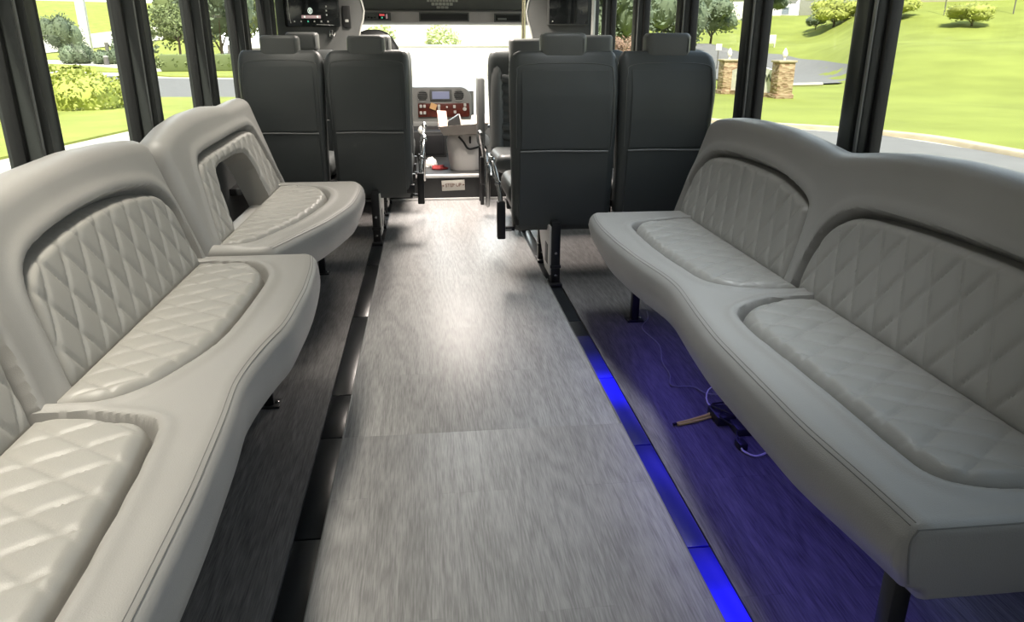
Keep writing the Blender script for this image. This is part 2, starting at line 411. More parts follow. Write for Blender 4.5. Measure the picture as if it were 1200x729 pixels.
# ------------------------------------------------------------------ couches
def tabfn(tab, s=.05):
    xs = np.array([a for a, b in tab]); ys = np.array([b for a, b in tab])
    g = np.linspace(xs[0], xs[-1], 600); v = np.interp(g, xs, ys)
    k = max(3, int(s/(g[1]-g[0]))); kern = np.hanning(2*k+1); kern /= kern.sum()
    vp = np.pad(v, k, mode='edge'); v2 = np.convolve(vp, kern, 'valid')
    return lambda q: np.interp(q, g, v2)
def sdf(poly, P):
    """signed distance, positive inside; poly (n,2), P (...,2)"""
    a = np.array(poly, float); b = np.roll(a, -1, 0); sh = P.shape[:-1]; P = P.reshape(-1, 2)
    d2 = np.full(len(P), 1e9); ins = np.zeros(len(P), bool)
    for p, q in zip(a, b):
        e = q-p; l = (e@e) or 1e-12; t = np.clip(((P-p)@e)/l, 0, 1)
        dd = ((P-(p+t[:, None]*e))**2).sum(1); d2 = np.minimum(d2, dd)
        c = (p[1] > P[:, 1]) != (q[1] > P[:, 1])
        with np.errstate(divide='ignore', invalid='ignore'):
            xc = (q[0]-p[0])*(P[:, 1]-p[1])/(q[1]-p[1])+p[0]
        ins ^= c & (P[:, 0] < xc)
    return np.where(ins, np.sqrt(d2), -np.sqrt(d2)).reshape(sh)
def sstep(x, a, b):
    t = np.clip((x-a)/(b-a), 0, 1); return t*t*(3-2*t)
def outline(pts):
    """open control polyline from the crease and back to it -> smooth closed outline"""
    P = [Vector((a, b, 0)) for a, b in pts]
    s = spline([tuple(p) for p in P], 8)
    return np.array([(p.x, p.y) for p in s])
def quilt(Y, V, a, b):
    p = Y/a+V/b; q = Y/a-V/b
    f = lambda t: 1-np.exp(-np.abs(np.sin(PI*t))/.22)
    return f(p)*f(q)

REC = .052
def couch(name, label, dirn, xc, seat_rng, back_rng, Ftab, Ztab, Ttab, seats, backs, hole=None, endr=(.03, .03), legs=(), group=None, bend=(.05, .05)):
    ZS = .445; UX, UZ = -.316, .949; TH = .12
    F = tabfn(Ftab, .09); ZB = tabfn(Ztab, .12); T = tabfn(Ttab, .06)
    ymid = sum(seat_rng)/2
    root = thing(name, label, 'couch', (xc+dirn*.2, ymid, 0), group)
    W = lambda Y, u, z: (xc+dirn*u, Y, z)
    # ---- seat body
    s_out = [outline(p) for p in seats]; b_out = [outline(p) for p in backs]
    y0, y1 = seat_rng; r0, r1 = endr
    def stations(y0, y1, r0, r1, step=.005):
        e0 = [y0+r0*(1-math.cos(PI/2*k/6)) for k in range(6)]; e1 = [y1-r1*(1-math.cos(PI/2*k/6)) for k in range(6)][::-1]
        n = int((y1-y0-r0-r1)/step); return np.array(e0+list(np.linspace(y0+r0, y1-r1, n))+e1)
    Ys = stations(y0, y1, r0, r1)
    def inset(Y, y0, y1, r0, r1):
        d0 = np.clip(r0-(Y-y0), 0, r0); d1 = np.clip(r1-(y1-Y), 0, r1)
        return (r0-np.sqrt(np.maximum(r0*r0-d0*d0, 0)))+(r1-np.sqrt(np.maximum(r1*r1-d1*d1, 0)))
    nt_, R = 86, .04
    prof = []
    ins = inset(Ys, y0, y1, r0, r1); Fv = F(Ys)-ins; zb = ZB(Ys)+ins*.5; ZT = ZS-ins
    f = np.linspace(0, 1, nt_)
    U = -.10+(Fv[:, None]-R+.10)*f[None, :]
    YY = np.repeat(Ys[:, None], nt_, 1)
    Zt = np.repeat(ZT[:, None], nt_, 1)
    for o in s_out:
        oo = o.copy(); oo[oo[:, 1] <= .012, 1] = -.3
        sd_ = sdf(oo, np.stack([YY, U], -1)); Zt = Zt-REC*sstep(sd_, -.003, .011)+.006*np.exp(-((sd_+.016)/.016)**2)
    cols = [(U[:, k], Zt[:, k]) for k in range(nt_)]
    for k in range(1, 8):                        # rolled front edge
        a = PI/2*k/7; cols.append((Fv-R+R*math.sin(a), ZT-R+R*math.cos(a)))
    for k in range(1, 10):                       # slightly bellied face, undercut
        q = k/9; z = (ZT-R)+(zb+.025-(ZT-R))*q
        cols.append((Fv-.016*q**1.6+.006*math.sin(PI*q), z))
    for k in range(1, 5):
        a = PI/2*k/4; cols.append((Fv-.016-.03*math.sin(a), zb+.025*math.cos(a)))
    cols.append((Fv*.5, zb)); cols.append((Fv*0-.10, zb)); cols.append((Fv*0-.10, (zb+ZT)/2))
    n, k = len(Ys), len(cols)
    verts = [W(Ys[i], cols[j][0][i], cols[j][1][i]) for i in range(n) for j in range(k)]
    faces = [(i*k+j, i*k+(j+1) % k, (i+1)*k+(j+1) % k, (i+1)*k+j) for i in range(n-1) for j in range(k)]
    faces += [tuple(range(k)), tuple((n-1)*k+j for j in range(k))]
    pyobj('seat', verts, faces, M['vinyl'], root)
    # ---- quilted pads
    def pad(nm, o, place, base, rise, a, b, holep=None, lo=-.02, edge=.03, mirror=1):
        oo = o.copy(); oo[oo[:, 1] <= .012, 1] = lo
        ya, yb = oo[:, 0].min()+.006, oo[:, 0].max()-.006
        nY = int((yb-ya)/.0055); th = np.linspace(0, PI, nY); lin = np.linspace(ya, yb, nY)
        Yp = .75*lin+.25*((ya+yb)/2-(yb-ya)/2*np.cos(th)); nV = 56
        top = []; 
        for y in Yp:
            # upper limit of the outline at this Y
            vs = []
            for p, q in zip(oo, np.roll(oo, -1, 0)):
                if (p[0] > y) != (q[0] > y): vs.append(p[1]+(q[1]-p[1])*(y-p[0])/(q[0]-p[0]))
            vs = sorted(vs); top.append((vs[0], vs[-1]) if len(vs) > 1 else (lo, lo+.01))
        top = np.array(top); f = np.linspace(0, 1, nV)
        V = top[:, :1]+(top[:, 1:]-.006-top[:, :1])*f[None, :]
        Y2 = np.repeat(Yp[:, None], nV, 1)
        ox = o.copy(); ox[ox[:, 1] <= .012, 1] = -.2
        sd_ = np.maximum(sdf(ox, np.stack([Y2, V], -1))-.011, 0)
        sd_ = np.minimum(sd_, np.maximum(V-lo, 0)*.9)
        if holep is not None:
            sh = -sdf(holep, np.stack([Y2, V], -1)); sd_ = np.minimum(sd_, np.maximum(sh, 0)+.012)
        e = np.sqrt(np.clip(1-(1-np.clip(sd_/edge, 0, 1))**2, 0, 1))
        H = base+rise*e+(.0075*quilt(Y2, V, a, b)*np.clip(sd_/.03, 0, 1)*sstep(V, lo+.01, lo+.06))
        vv = [place(Y2[i, j], V[i, j], H[i, j]) for i in range(nY) for j in range(nV)]
        nb = len(vv); vv += [place(Y2[i, j], V[i, j], base-.006) for i in range(nY) for j in range(nV)]
        ff = []
        for i in range(nY-1):
            for j in range(nV-1):
                q = (i*nV+j, i*nV+j+1, (i+1)*nV+j+1, (i+1)*nV+j)
                ff.append(q); ff.append(tuple(nb+x for x in q[::-1]))
        ring = [i*nV for i in range(nY)]+[(nY-1)*nV+j for j in range(1, nV)]+[i*nV+nV-1 for i in range(nY-2, -1, -1)]+[j for j in range(nV-2, 0, -1)]
        for p, q in zip(ring, ring[1:]+ring[:1]): ff.append((p, q, nb+q, nb+p))
        return pyobj(nm, vv, ff, M['quilt'], root)
    for o in s_out:
        pad('seat_pad', o, lambda Y, u, h: W(Y, u, h), ZS-REC, REC+.002, .10, .14)
    # ---- back body
    y0, y1 = back_rng; r0, r1 = bend
    Ys = stations(y0, y1, r0, r1); ins = inset(Ys, y0, y1, r0, r1)
    Tv = T(Ys)-ins*.9; RT = .055
    PB = lambda Y, t, h: W(Y, UX*t+UZ*h, .432+UZ*t-UX*h)     # h: outwards along the face normal
    nt_ = 84; f = np.linspace(0, 1, nt_); Tm = -.03+(Tv[:, None]-RT+.03)*f[None, :]
    YY = np.repeat(Ys[:, None], nt_, 1); Hh = -np.repeat(ins[:, None], nt_, 1)
    for o in b_out:
        oo = o.copy(); oo[oo[:, 1] <= .012, 1] = -.06
        sd_ = sdf(oo, np.stack([YY, Tm], -1)); Hh = Hh-REC*sstep(sd_, -.003, .011)+.006*np.exp(-((sd_+.018)/.02)**2)
    cols = [(Tm[:, j], Hh[:, j]) for j in range(nt_)]
    for q in range(1, 13):
        a = PI*q/12; cols.append((Tv-RT+RT*math.sin(a), -TH/2+TH/2*math.cos(a)-ins*math.cos(a)))
    cols.append((Tv*.5, ins-TH)); cols.append((Tv*0-.03, ins-TH))
    n, k = len(Ys), len(cols)
    verts = [PB(Ys[i], cols[j][0][i], cols[j][1][i]) for i in range(n) for j in range(k)]
    faces = [(i*k+j, i*k+(j+1) % k, (i+1)*k+(j+1) % k, (i+1)*k+j) for i in range(n-1) for j in range(k)]
    faces += [tuple(range(k)), tuple((n-1)*k+j for j in range(k))]
    bo = pyobj('backrest', verts, faces, M['vinyl'], root)
    hp = None
    if hole is not None: hp = np.array(hole, float)
    pads = [pad('back_pad', o, PB, -REC, REC-.006, .098, .17, hp if hole is not None else None) for o in b_out]
    if hole is not None:
        for target, grow in [(bo, 0)]+[(p, -.004) for p in pads]:
            c = hp.mean(0); hh = [(c[0]+(p[0]-c[0])*(1+grow), c[1]+(p[1]-c[1])*(1+grow)) for p in hp]
            t = bmesh.new(); loft(t, [[PB(p[0], p[1], .1) for p in hh], [PB(p[0], p[1], -.25) for p in hh]]); bmesh.ops.recalc_face_normals(t, faces=t.faces)
            me = bpy.data.meshes.new('cut'); t.to_mesh(me); t.free(); co = bpy.data.objects.new('cut', me); COL.objects.link(co)
            md = target.modifiers.new('b', 'BOOLEAN'); md.object = co; md.operation = 'DIFFERENCE'; md.solver = 'EXACT'
            dg = bpy.context.evaluated_depsgraph_get(); dg.update()
            me2 = bpy.data.meshes.new_from_object(target.evaluated_get(dg)); target.modifiers.clear(); target.data = me2
            bpy.data.objects.remove(co)
            me2.shade_smooth(); me2.set_sharp_from_angle(angle=math.radians(38))
    # ---- double stitched seam along the front edge
    y0, y1 = seat_rng
    ys = np.linspace(y0+min(endr[0], .02)*.9, y1-endr[1], 120)
    for off in (0.0, .008):
        a = math.radians(38); tube_pts = [W(y, F(y)-R+R*math.sin(a)-off, ZS-R+R*math.cos(a)+(0.0008 if off == 0 else .0048)) for y in ys]
        obj('seam', tube(B(), tube_pts, .0008, 5), M['thread'], root)
    # piping line along the ridge of the back
    ys = np.linspace(back_rng[0]+bend[0], back_rng[1]-bend[1], 100)
    obj('seam', tube(B(), [PB(y, T(y)-.004, -.05) for y in ys], .0009, 5), M['thread'], root)
    # ---- legs and a steel rail under the seat
    zt = max(ZB(np.array([y]))[0] for y, u in legs)+.02
    for y, u in legs:
        zz = float(ZB(np.array([y]))[0])+.01
        bm = B(); X = xc+dirn*u
        box(bm, X-.016, X+.016, y-.016, y+.016, .006, zz, .003); box(bm, X-.035, X+.035, y-.03, y+.03, 0, .008, .002)
        lg = obj('leg', bm, M['blackmetal'], root)
        obj('bolt', lathe(B(), [(.007, 0), (.007, .004), (.003, .006)], (X+.024, y, .008), 8), M['chrome'], lg)
    bm = B(); X0, X1 = sorted((xc+dirn*-.09, xc+dirn*.30))
    box(bm, X0, X1, seat_rng[0]+.08, seat_rng[1]-.3, .30, .36, .004)
    return root, W, PB, F, ZB

zbL = [(.30, .285), (2.2, .285), (2.42, .29), (2.55, .31)]
FL = [(.30, .375), (.77, .377), (.92, .375), (1.054, .373), (1.303, .359), (1.468, .344), (1.58, .350), (1.70, .365), (1.80, .385), (1.88, .388), (2.10, .392), (2.278, .383), (2.40, .372), (2.5, .352)]
TLt = [(.28, .41), (.45, .43), (.7, .448), (.9, .454), (1.1, .448), (1.3, .425), (1.42, .408), (1.55, .425), (1.75, .446), (2.03, .457), (2.25, .450), (2.4, .440), (2.52, .425)]
padLm = [(1.385, 0), (1.39, .08), (1.43, .135), (1.507, .18), (1.708, .238), (2.032, .253), (2.241, .243), (2.373, .181), (2.40, .09), (2.41, 0)]
padLn = [(1.345, 0), (1.345, .06), (1.333, .13), (1.292, .222), (1.172, .248), (.916, .267), (.70, .27), (.52, .22), (.45, .12), (.44, 0)]
bkLm = [(1.471, 0), (1.493, .113), (1.514, .213), (1.56, .268), (1.651, .295), (1.847, .315), (2.055, .318), (2.223, .305), (2.365, .276), (2.433, .209), (2.445, .118), (2.45, 0)]
bkLn = [(1.345, 0), (1.367, .12), (1.369, .2), (1.33, .27), (1.2, .3), (.95, .315), (.7, .305), (.5, .26), (.45, .15), (.44, 0)]
couch('bench_couch', 'long light grey couch nearest on the left with solid diamond quilted backs', 1, -.745,
      (.30, 2.51), (.28, 2.52), FL, zbL, TLt, [padLm, padLn], [bkLm, bkLn], legs=((.55, .22), (2.25, .20)), endr=(.03, .04), bend=(.05, .07))
FF = [(2.55, .19), (2.60, .21), (2.78, .27), (3.0, .345), (3.2, .39), (3.32, .412), (3.45, .420), (3.7, .422), (3.85, .410), (3.97, .36)]
zF = [(2.55, .285), (3.3, .285), (3.55, .30), (3.97, .35)]
TF = [(2.55, .40), (2.64, .42), (2.8, .450), (3.0, .470), (3.3, .476), (3.56, .458), (3.8, .468), (4.0, .47)]
padF = [(2.62, 0), (2.62, .05), (2.66, .11), (2.80, .165), (3.0, .225), (3.3, .275), (3.55, .275), (3.72, .22), (3.80, .12), (3.82, 0)]
bkF = [(2.66, 0), (2.74, .15), (2.822, .285), (2.947, .315), (3.238, .325), (3.62, .335), (3.775, .320), (3.83, .25), (3.915, 0)]
holeF = [(2.90, -.08), (2.905, .02), (2.95, .14), (2.99, .215), (3.03, .238), (3.109, .248), (3.375, .25), (3.50, .238), (3.55, .205), (3.575, .15), (3.60, .02), (3.605, -.08)]
couch('bench_couch', 'short grey couch on the left with a square hole in its quilted back', 1, -.745,
      (2.57, 3.96), (2.56, 3.98), FF, zF, TF, [padF], [bkF], hole=holeF, legs=((2.85, .12), (3.75, .18)), endr=(.03, .05), bend=(.06, .05))
FR = [(.84, .376), (.97, .382), (1.154, .395), (1.395, .394), (1.6, .393), (1.78, .378), (1.995, .354), (2.1, .356), (2.337, .389), (2.55, .405), (2.749, .410), (2.9, .403), (3.06, .380)]
zR = [(.84, .308), (1.1, .29), (2.3, .285), (2.6, .29), (3.06, .355)]
TR = [(.82, .41), (1.0, .435), (1.45, .460), (1.58, .463), (1.76, .455), (1.92, .436), (2.02, .420), (2.08, .414), (2.236, .432), (2.436, .450), (2.666, .454), (2.853, .448), (3.0, .432), (3.12, .41)]
padRf = [(2.875, 0), (2.87, .07), (2.83, .2), (2.777, .262), (2.664, .283), (2.388, .285), (2.175, .266), (2.036, .246), (1.965, .184), (1.933, .07), (1.93, 0)]
padRn = [(1.86, 0), (1.857, .067), (1.845, .14), (1.767, .248), (1.625, .277), (1.346, .268), (1.074, .264), (.968, .255), (.925, .205), (.91, .12), (.905, 0)]
bkRf = [(3.055, 0), (3.055, .1), (3.03, .2), (2.943, .277), (2.80, .302), (2.644, .31), (2.389, .305), (2.218, .283), (2.095, .249), (2.064, .202), (2.04, .086), (2.03, 0)]
bkRn = [(1.985, 0), (1.985, .1), (1.955, .2), (1.86, .268), (1.683, .291), (1.4, .297), (1.2, .290), (1.03, .26), (.95, .18), (.93, 0)]
rc, Wr, PBr, Fr, ZBr = couch('bench_couch', 'long grey couch along the right wall with two quilted sections', -1, 1.045,
      (.835, 3.06), (.82, 3.12), FR, zR, TR, [padRf, padRn], [bkRf, bkRn], legs=((.90, .325), (2.90, .20)), endr=(.02, .05), bend=(.05, .07))
# stitched seam down the near corner and along the end's top edge
fx = float(Fr(np.array([.86])))
obj('corner_seam', tube(B(), [(1.045-fx+.018-.012*math.sin(min(q*4, 1)*PI/2)+.012*q**1.6, .8385-.003*min(q*5, 1), .438-.092*q) for q in np.linspace(0, 1, 20)], .0016, 5), M['thread'], rc)
obj('corner_seam', tube(B(), [(1.045-fx+.018+.20*q, .8385, .4385) for q in np.linspace(0, 1, 8)], .0014, 5), M['thread'], rc)

# ------------------------------------------------------------------ passenger seats
def rrect(cx, cy, hx, hy, r, n=5):
    out = []
    for sx_, sy_, a0 in ((1, 1, 0), (-1, 1, PI/2), (-1, -1, PI), (1, -1, 1.5*PI)):
        for k in range(n+1):
            a = a0+PI/2*k/n; out.append((cx+sx_*(hx-r)+r*math.cos(a), cy+sy_*(hy-r)+r*math.sin(a)))
    return out
def softblock(bm, cx, cy, z0, z1, hx, hy, r, rz):
    """rounded upholstered block: rounded in plan and at top/bottom"""
    rings = []
    n = 6
    for k in range(n+1):
        a = PI/2*k/n; d = rz*(1-math.sin(a)); z = z0+rz*(1-math.cos(a)); rings.append([(x, y, z) for x, y in rrect(cx, cy, hx-d, hy-d, max(r-d, .004))])
    for k in range(n+1):
        a = PI/2*k/n; d = rz*(1-math.cos(a)); z = z1-rz+rz*math.sin(a); rings.append([(x, y, z) for x, y in rrect(cx, cy, hx-d, hy-d, max(r-d, .004))])
    return loft(bm, rings)
def seat_back(x0, x1, yb, taper_l=.02, taper_r=.02, ztop=1.085, pleats=False):
    """backrest: lower part upright, upper part leans forward; returns bmesh"""
    bm = B(); rings = []
    for z, in_l, in_r, yr, th in ((.255, .060, .060, .075, .05), (.27, .036, .036, .060, .085), (.32, .030, .030, .045, .11), (.50, .024, .024, .020, .125), (.70, .014, .014, .006, .13), (.87, .003, .003, .0, .13),
                                  (.90, .0, .0, .004, .128), (.94, .0, .0, .017, .115), (.98, .003, .003, .033, .098), (1.008, .014, .014, .047, .078), (1.024, .034, .034, .058, .056), (1.033, .062, .062, .07, .032)):
        k = .12 if z < .95 else .35; l = x0+in_l*(taper_l/.03+k); r_ = x1-in_r*(taper_r/.03+k)
        z = z if z < .88 else z+(ztop-1.035)*min(1, (z-.86)/.08)
        rings.append([(x, y, z) for x, y in rrect((l+r_)/2, yb+yr+th/2, (r_-l)/2, th/2, min(.04, th*.45))])
    return loft(bm, rings)
def double_seat(label, side, xa, xm, xo, Y, legx=None, pleats=False, hr=(0, 0), group='double passenger seats', face=1):
    """side +1: aisle on the low-X side (right of the bus). xa aisle edge, xm gap, xo window edge"""
    root = thing('double_seat', label, 'bus seat', ((xa+xo)/2, Y, 0), group)
    for idx, (a, b) in enumerate((sorted((xa, xm)), sorted((xm, xo)))):
        a, b = a+.003, b-.003
        if side > 0: tl, tr_ = ((.012, .004) if idx == 0 else (.004, .022))
        else: tl, tr_ = ((.018, .004) if idx == 0 else (.004, .012))
        bk = obj('backrest', seat_back(a, b, Y, tl, tr_), M['seat'], root)
        # inset rear skin above the pocket, following the back's rear face
        c = (a+b)/2; hw = (b-a)/2
        bm = B(); sec = [(.655, .0055), (.75, .0005), (.87, -.003), (.92, .001), (1.0, .021)]
        loft(bm, [[(c-hw+.052, Y+yy-.0035, z), (c+hw-.052, Y+yy-.0035, z), (c+hw-.052, Y+yy+.02, z), (c-hw+.052, Y+yy+.02, z)] for z, yy in sec])
        obj('back_skin', bm, M['seat'], bk)
        bm = B(); sec = [(.285, .048), (.32, .0385), (.50, .0125), (.635, .003), (.640, .003)]
        loft(bm, [[(c-hw+.045, Y+yy-.004, z), (c+hw-.045, Y+yy-.004, z), (c+hw-.045, Y+yy+.02, z), (c-hw+.045, Y+yy+.02, z)] for z, yy in sec])
        pk = obj('pocket', bm, M['seat'], bk)
        obj('piping', tube(B(), [(c-hw+.045+(2*hw-.09)*q, Y-.004+.001*math.sin(q*9), .643+.002*math.sin(q*5)) for q in np.linspace(0, 1, 12)], .0042, 8), M['piping'], pk)
        # side bolster edge piping
        edge = [(a+.028, Y+.008, .66), (a+.026, Y+.001, .86), (a+.030, Y+.0135, .977), (a+.055, Y+.030, 1.022), (c, Y+.034, 1.032), (b-.055, Y+.030, 1.022), (b-.030, Y+.0135, .977), (b-.026, Y+.001, .86), (b-.028, Y+.008, .66)]
        obj('piping', tube(B(), spline(edge, 6), .0022, 6), M['seatcap'], bk)
        if pleats:
            # this pair faces the rear: its padded front shows rolled side bolsters and slanted pleats
            for zz in np.linspace(.53, .90, 7):
                fy = Y+.128 if zz > .6 else Y+.14
                obj('pleat', tube(B(), [(a+.085, fy-.012, zz+.012), (c, fy-.004, zz-.012), (b-.085, fy-.012, zz+.012)], [.03, .032, .03], 10), M['seat'], bk)
            for xx in (a+.055, b-.055):
                obj('bolster', tube(B(), spline([(xx, Y+.13, .47), (xx, Y+.125, .60), (xx, Y+.118, .80), (xx, Y+.10, .95), (xx, Y+.07, 1.0)], 5), .042, 12), M['seatcap'], bk)
        # headrest
        dz = hr[idx]
        bm = B(); softblock(bm, c, Y+.105+(.02 if pleats else 0), 1.045+dz-(.06 if pleats else 0), 1.160+dz, .104, .055, .03, .022)
        h = obj('headrest', bm, M['seatcap'], root)
        obj('piping', tube(B(), [(c+.086, Y+.0505, 1.075+dz), (c+.086, Y+.0495, 1.135+dz)], .002, 6), M['seat'], h)
        # cushion
        bm = B(); softblock(bm, c, Y+.36, .36, .475, hw-.006, .235, .06, .045); obj('seat_cushion', bm, M['seat'], root)
    # underframe
    X0, X1 = min(xa, xo), max(xa, xo)
    bm = B()
    for yy in (.07, .46): box(bm, X0+.03, X1-.0, Y+yy-.02, Y+yy+.02, .285, .335, .004)
    for xx in (X0+.05, (X0+X1)/2, X1-.05): box(bm, xx-.018, xx+.018, Y+.07, Y+.50, .33, .365, .004)
    obj('frame', bm, M['blackmetal'], root)
    lx = legx
    for yy in (.0, .44):
        bm = B(); box(bm, lx-.022, lx+.022, Y+yy-.022, Y+yy+.022, .008, .30, .004); box(bm, lx-.03, lx+.03, Y+yy-.05, Y+yy+.05, -.006, .012, .003)
        box(bm, lx-.026, lx+.026, Y+yy-.026, Y+yy+.026, .085, .10, .003); 
        if yy == 0: box(bm, lx-.02, lx+.02, Y-.02, Y+.09, .27, .31, .003)
        lg = obj('leg', bm, M['blackmetal'], root)
        for zz in (.05, .16):
            t = B(); lathe(t, [(.007, 0), (.007, .004), (.003, .006)], (0, 0, 0), 8); t.transform(Matrix.Translation((lx, Y+yy-.022, zz)) @ Matrix.Rotation(PI/2, 4, 'X')); obj('bolt', t, M['chrome'], lg)
    # pale slotted plate between the legs
    poly = [(Y-.015, .29), (Y+.40, .29), (Y+.30, .16), (Y+.14, .05), (Y-.015, .05)]
    pl = obj('side_plate', prism(B(), poly, 'x', lx-.004-side*.026, lx+.004-side*.026, .001), M['white'], root)
    obj('slot', box(B(), lx-side*.026-.006, lx-side*.026+.006, Y+.04, Y+.12, .09, .19, .002), M['rubber'], pl)
    # aisle armrest: black hanger, chrome tube, chrome ball end, spare loop
    xs = xa-side*.035
    ar = obj('armrest', box(box(B(), xs-.02, xs+.02, Y+.06, Y+.105, .215, .40, .006), min(xs, xa+side*.03), max(xs, xa+side*.03), Y+.07, Y+.095, .255, .275, .002), M['blackmetal'], root)
    arm = spline([(xs, Y+.085, .34), (xs-side*.004, Y+.10, .43), (xs-side*.02, Y+.15, .52), (xs-side*.03, Y+.24, .57), (xs-side*.03, Y+.36, .58)], 6)
    obj('tube', tube(B(), arm, .012, 10), M['chrome'], ar)
    obj('knob', sphere(B(), (xs-side*.03, Y+.24, .575), .018, 12), M['chrome'], ar); obj('knob', sphere(B(), (xs-side*.012, Y+.12, .48), .016, 12), M['chrome'], ar)
    loop = []
    for k in range(28):
        a = 2*PI*k/28; loop.append((xs-side*.02, Y+.62+.045*math.cos(a)*1.1-.12*math.sin(a)*.3, .385+.125*math.sin(a)))
    obj('loop', tube(B(), loop, .0095, 8, True), M['chrome'], ar)
    bb = B(); t = B(); lathe(t, [(.011, 0), (.011, .03), (.006, .034)], (0, 0, 0), 10); t.transform(Matrix.Translation((xs+side*.02, Y+.08, .262)) @ Matrix.Rotation(PI/2*side, 4, 'Y')); add(bb, t)
    obj('bolt', bb, M['chrome'], ar)
    # wall bracket
    Xw = XR if side > 0 else XL
    obj('wall_bracket', box(B(), min(xo-side*.02, Xw), max(xo-side*.02, Xw), Y+.05, Y+.48, .29, .33, .003), M['blackmetal'], root)
    if face < 0:
        for o in root.children_recursive:
            o.data.transform(Matrix.Diagonal((1, -1, 1, 1))); o.data.flip_normals()
    return root
double_seat('charcoal double seat on the right directly in front of the long couch', 1, .372, .880, 1.345, 3.45, legx=.592)
double_seat('charcoal double seat on the right facing the rear with pleated front, behind the first pair', 1, .400, .880, 1.330, 5.16, legx=.592, pleats=True, hr=(-.01, .012), face=-1)
double_seat('charcoal double seat on the left directly in front of the couch with the holed back', -1, -.09, -.562, -1.025, 4.36, legx=-.322)
double_seat('charcoal double seat on the left in the second row under the glowing screen', -1, -.09, -.562, -1.025, 5.18, legx=-.322, hr=(.015, .03))

# ------------------------------------------------------------------ front of the bus
def bulk(name, label, side, x_in, x_out, Y):
    # tall partition with a curved aisle edge
    zz = np.linspace(.19, 1.98, 30)
    ed = []
    for z in zz:
        b = .055*math.exp(-((z-1.36)/.13)**2)
        ed.append((x_in-side*b*1.0+side*.03, z))
    poly = ed+[(x_out, 1.98), (x_out, .19)]
    root = thing(name, label, 'partition', ((x_in+x_out)/2, Y, .172))
    obj('panel', prism(B(), poly, 'y', Y, Y+.05, .004), M['panel'], root)
    obj('edge_trim', tube(B(), [(x-side*.004, Y-.002, z) for x, z in ed], .007, 8), M['silver'], root)
    return root
bulk('partition', 'dark curved-edge partition behind the driver carrying the glowing screen', -1, -.49, XL+.02, 6.30)
bulk('partition', 'dark curved-edge partition at the front right carrying the blank screen', 1, .84, XR-.02, 6.30)
# glowing control screen on the left partition
Y = 6.27
sc = thing('control_screen', 'black control screen with small glowing icons on the left partition', 'screen', (-.86, Y, 1.24))
bm = B(); box(bm, -1.06, -.645, Y-.03, Y+.03, 1.245, 1.60, .012); obj('housing', bm, M['glassblack'], sc)
f = Y-.032
obj('icon_ring', (lambda b: tube(b, [(-.862+.015*math.cos(2*PI*k/20), f, 1.36+.02*math.sin(2*PI*k/20)) for k in range(20)], .0025, 6, True))(B()), M['glow_w'], sc)
obj('icon_dot', prism(B(), [(-.867, 1.348), (-.858, 1.348), (-.857, 1.372), (-.866, 1.372)], 'y', f-.002, f+.004), M['glow_w'], sc)
obj('slider', box(B(), -.93, -.785, f-.002, f+.004, 1.306, 1.328, .002), M['glow_p'], sc)
for x in (-.905, -.808): obj('icon', prism(B(), [(x-.008, 1.317), (x, 1.308), (x+.006, 1.317), (x, 1.326)], 'y', f-.003, f), M['glow_w'], sc)
for x, mm in ((-.985, 'silver'), (-.935, 'silver'), (-.883, 'glow_g'), (-.835, 'silver'), (-.783, 'silver'), (-.733, 'silver')):
    obj('icon', prism(B(), [(x-.006, 1.279), (x+.006, 1.279), (x+.004, 1.289), (x-.003, 1.291)], 'y', f-.002, f+.002), M[mm], sc)
for z in (1.325, 1.355, 1.385): obj('icon', box(B(), -.745, -.735, f-.002, f+.002, z, z+.012, .002), M['silver'], sc)
obj('bracket_line', tube(B(), [(-1.03, f, 1.59), (-1.018, f, 1.30), (-1.012, f, 1.272)], .003, 6), M['silver'], sc)
obj('bracket_line', tube(B(), [(-.82, f, 1.262), (-.69, f, 1.258)], .002, 6), M['silver'], sc)
# blank screen right
s2 = thing('blank_screen', 'large blank dark screen on the right partition', 'screen', (1.14, Y, 1.25))
obj('housing', box(B(), .975, 1.305, Y-.03, Y+.03, 1.262, 1.62, .01), M['panel'], s2)
obj('glass', box(B(), .985, 1.295, Y-.034, Y-.028, 1.272, 1.61, .002), M['glassblack'], s2)
obj('indicator', sphere(B(), (1.012, Y-.036, 1.29), .006, 8), M['silver'], s2)
# small fittings beside the left screen
ft = thing('wall_hook', 'small chrome belt hook on the left partition below the screen', 'hook', (-.72, 6.28, 1.18))
obj('plate', box(B(), -.735, -.705, 6.275, 6.30, 1.17, 1.225, .004), M['chrome'], ft)
obj('hook', tube(B(), spline([(-.72, 6.275, 1.215), (-.715, 6.25, 1.20), (-.70, 6.25, 1.18), (-.69, 6.26, 1.20)], 5), .006, 8), M['chrome'], ft)
sp = thing('speaker_switch', 'slim dark switch panel on the left partition beside the screen', 'switch', (-.59, 6.28, 1.2))
obj('plate', box(B(), -.625, -.565, 6.285, 6.30, 1.24, 1.40, .004), M['blackplastic'], sp)
obj('rocker', box(B(), -.608, -.582, 6.278, 6.288, 1.28, 1.30, .003), M['silver'], sp)
# stanchion poles
def pole(label, x, y, mt, z0=.172):
    root = thing('grab_pole', label, 'pole', (x, y, z0), 'grab poles')
    obj('tube', tube(B(), [(x, y, z0), (x, y, 2.05)], .015, 14), mt, root)
    obj('flange', lathe(B(), [(.04, 0), (.04, .008), (.018, .014)], (x, y, z0), 16), mt, root)
pole('champagne metal grab pole at the edge of the windscreen, left of the blank screen', .745, 5.95, M['brass'])
pole('slim grey grab pole in front of the blank screen, nearer the right windows', 1.285, 5.98, M['silver'])
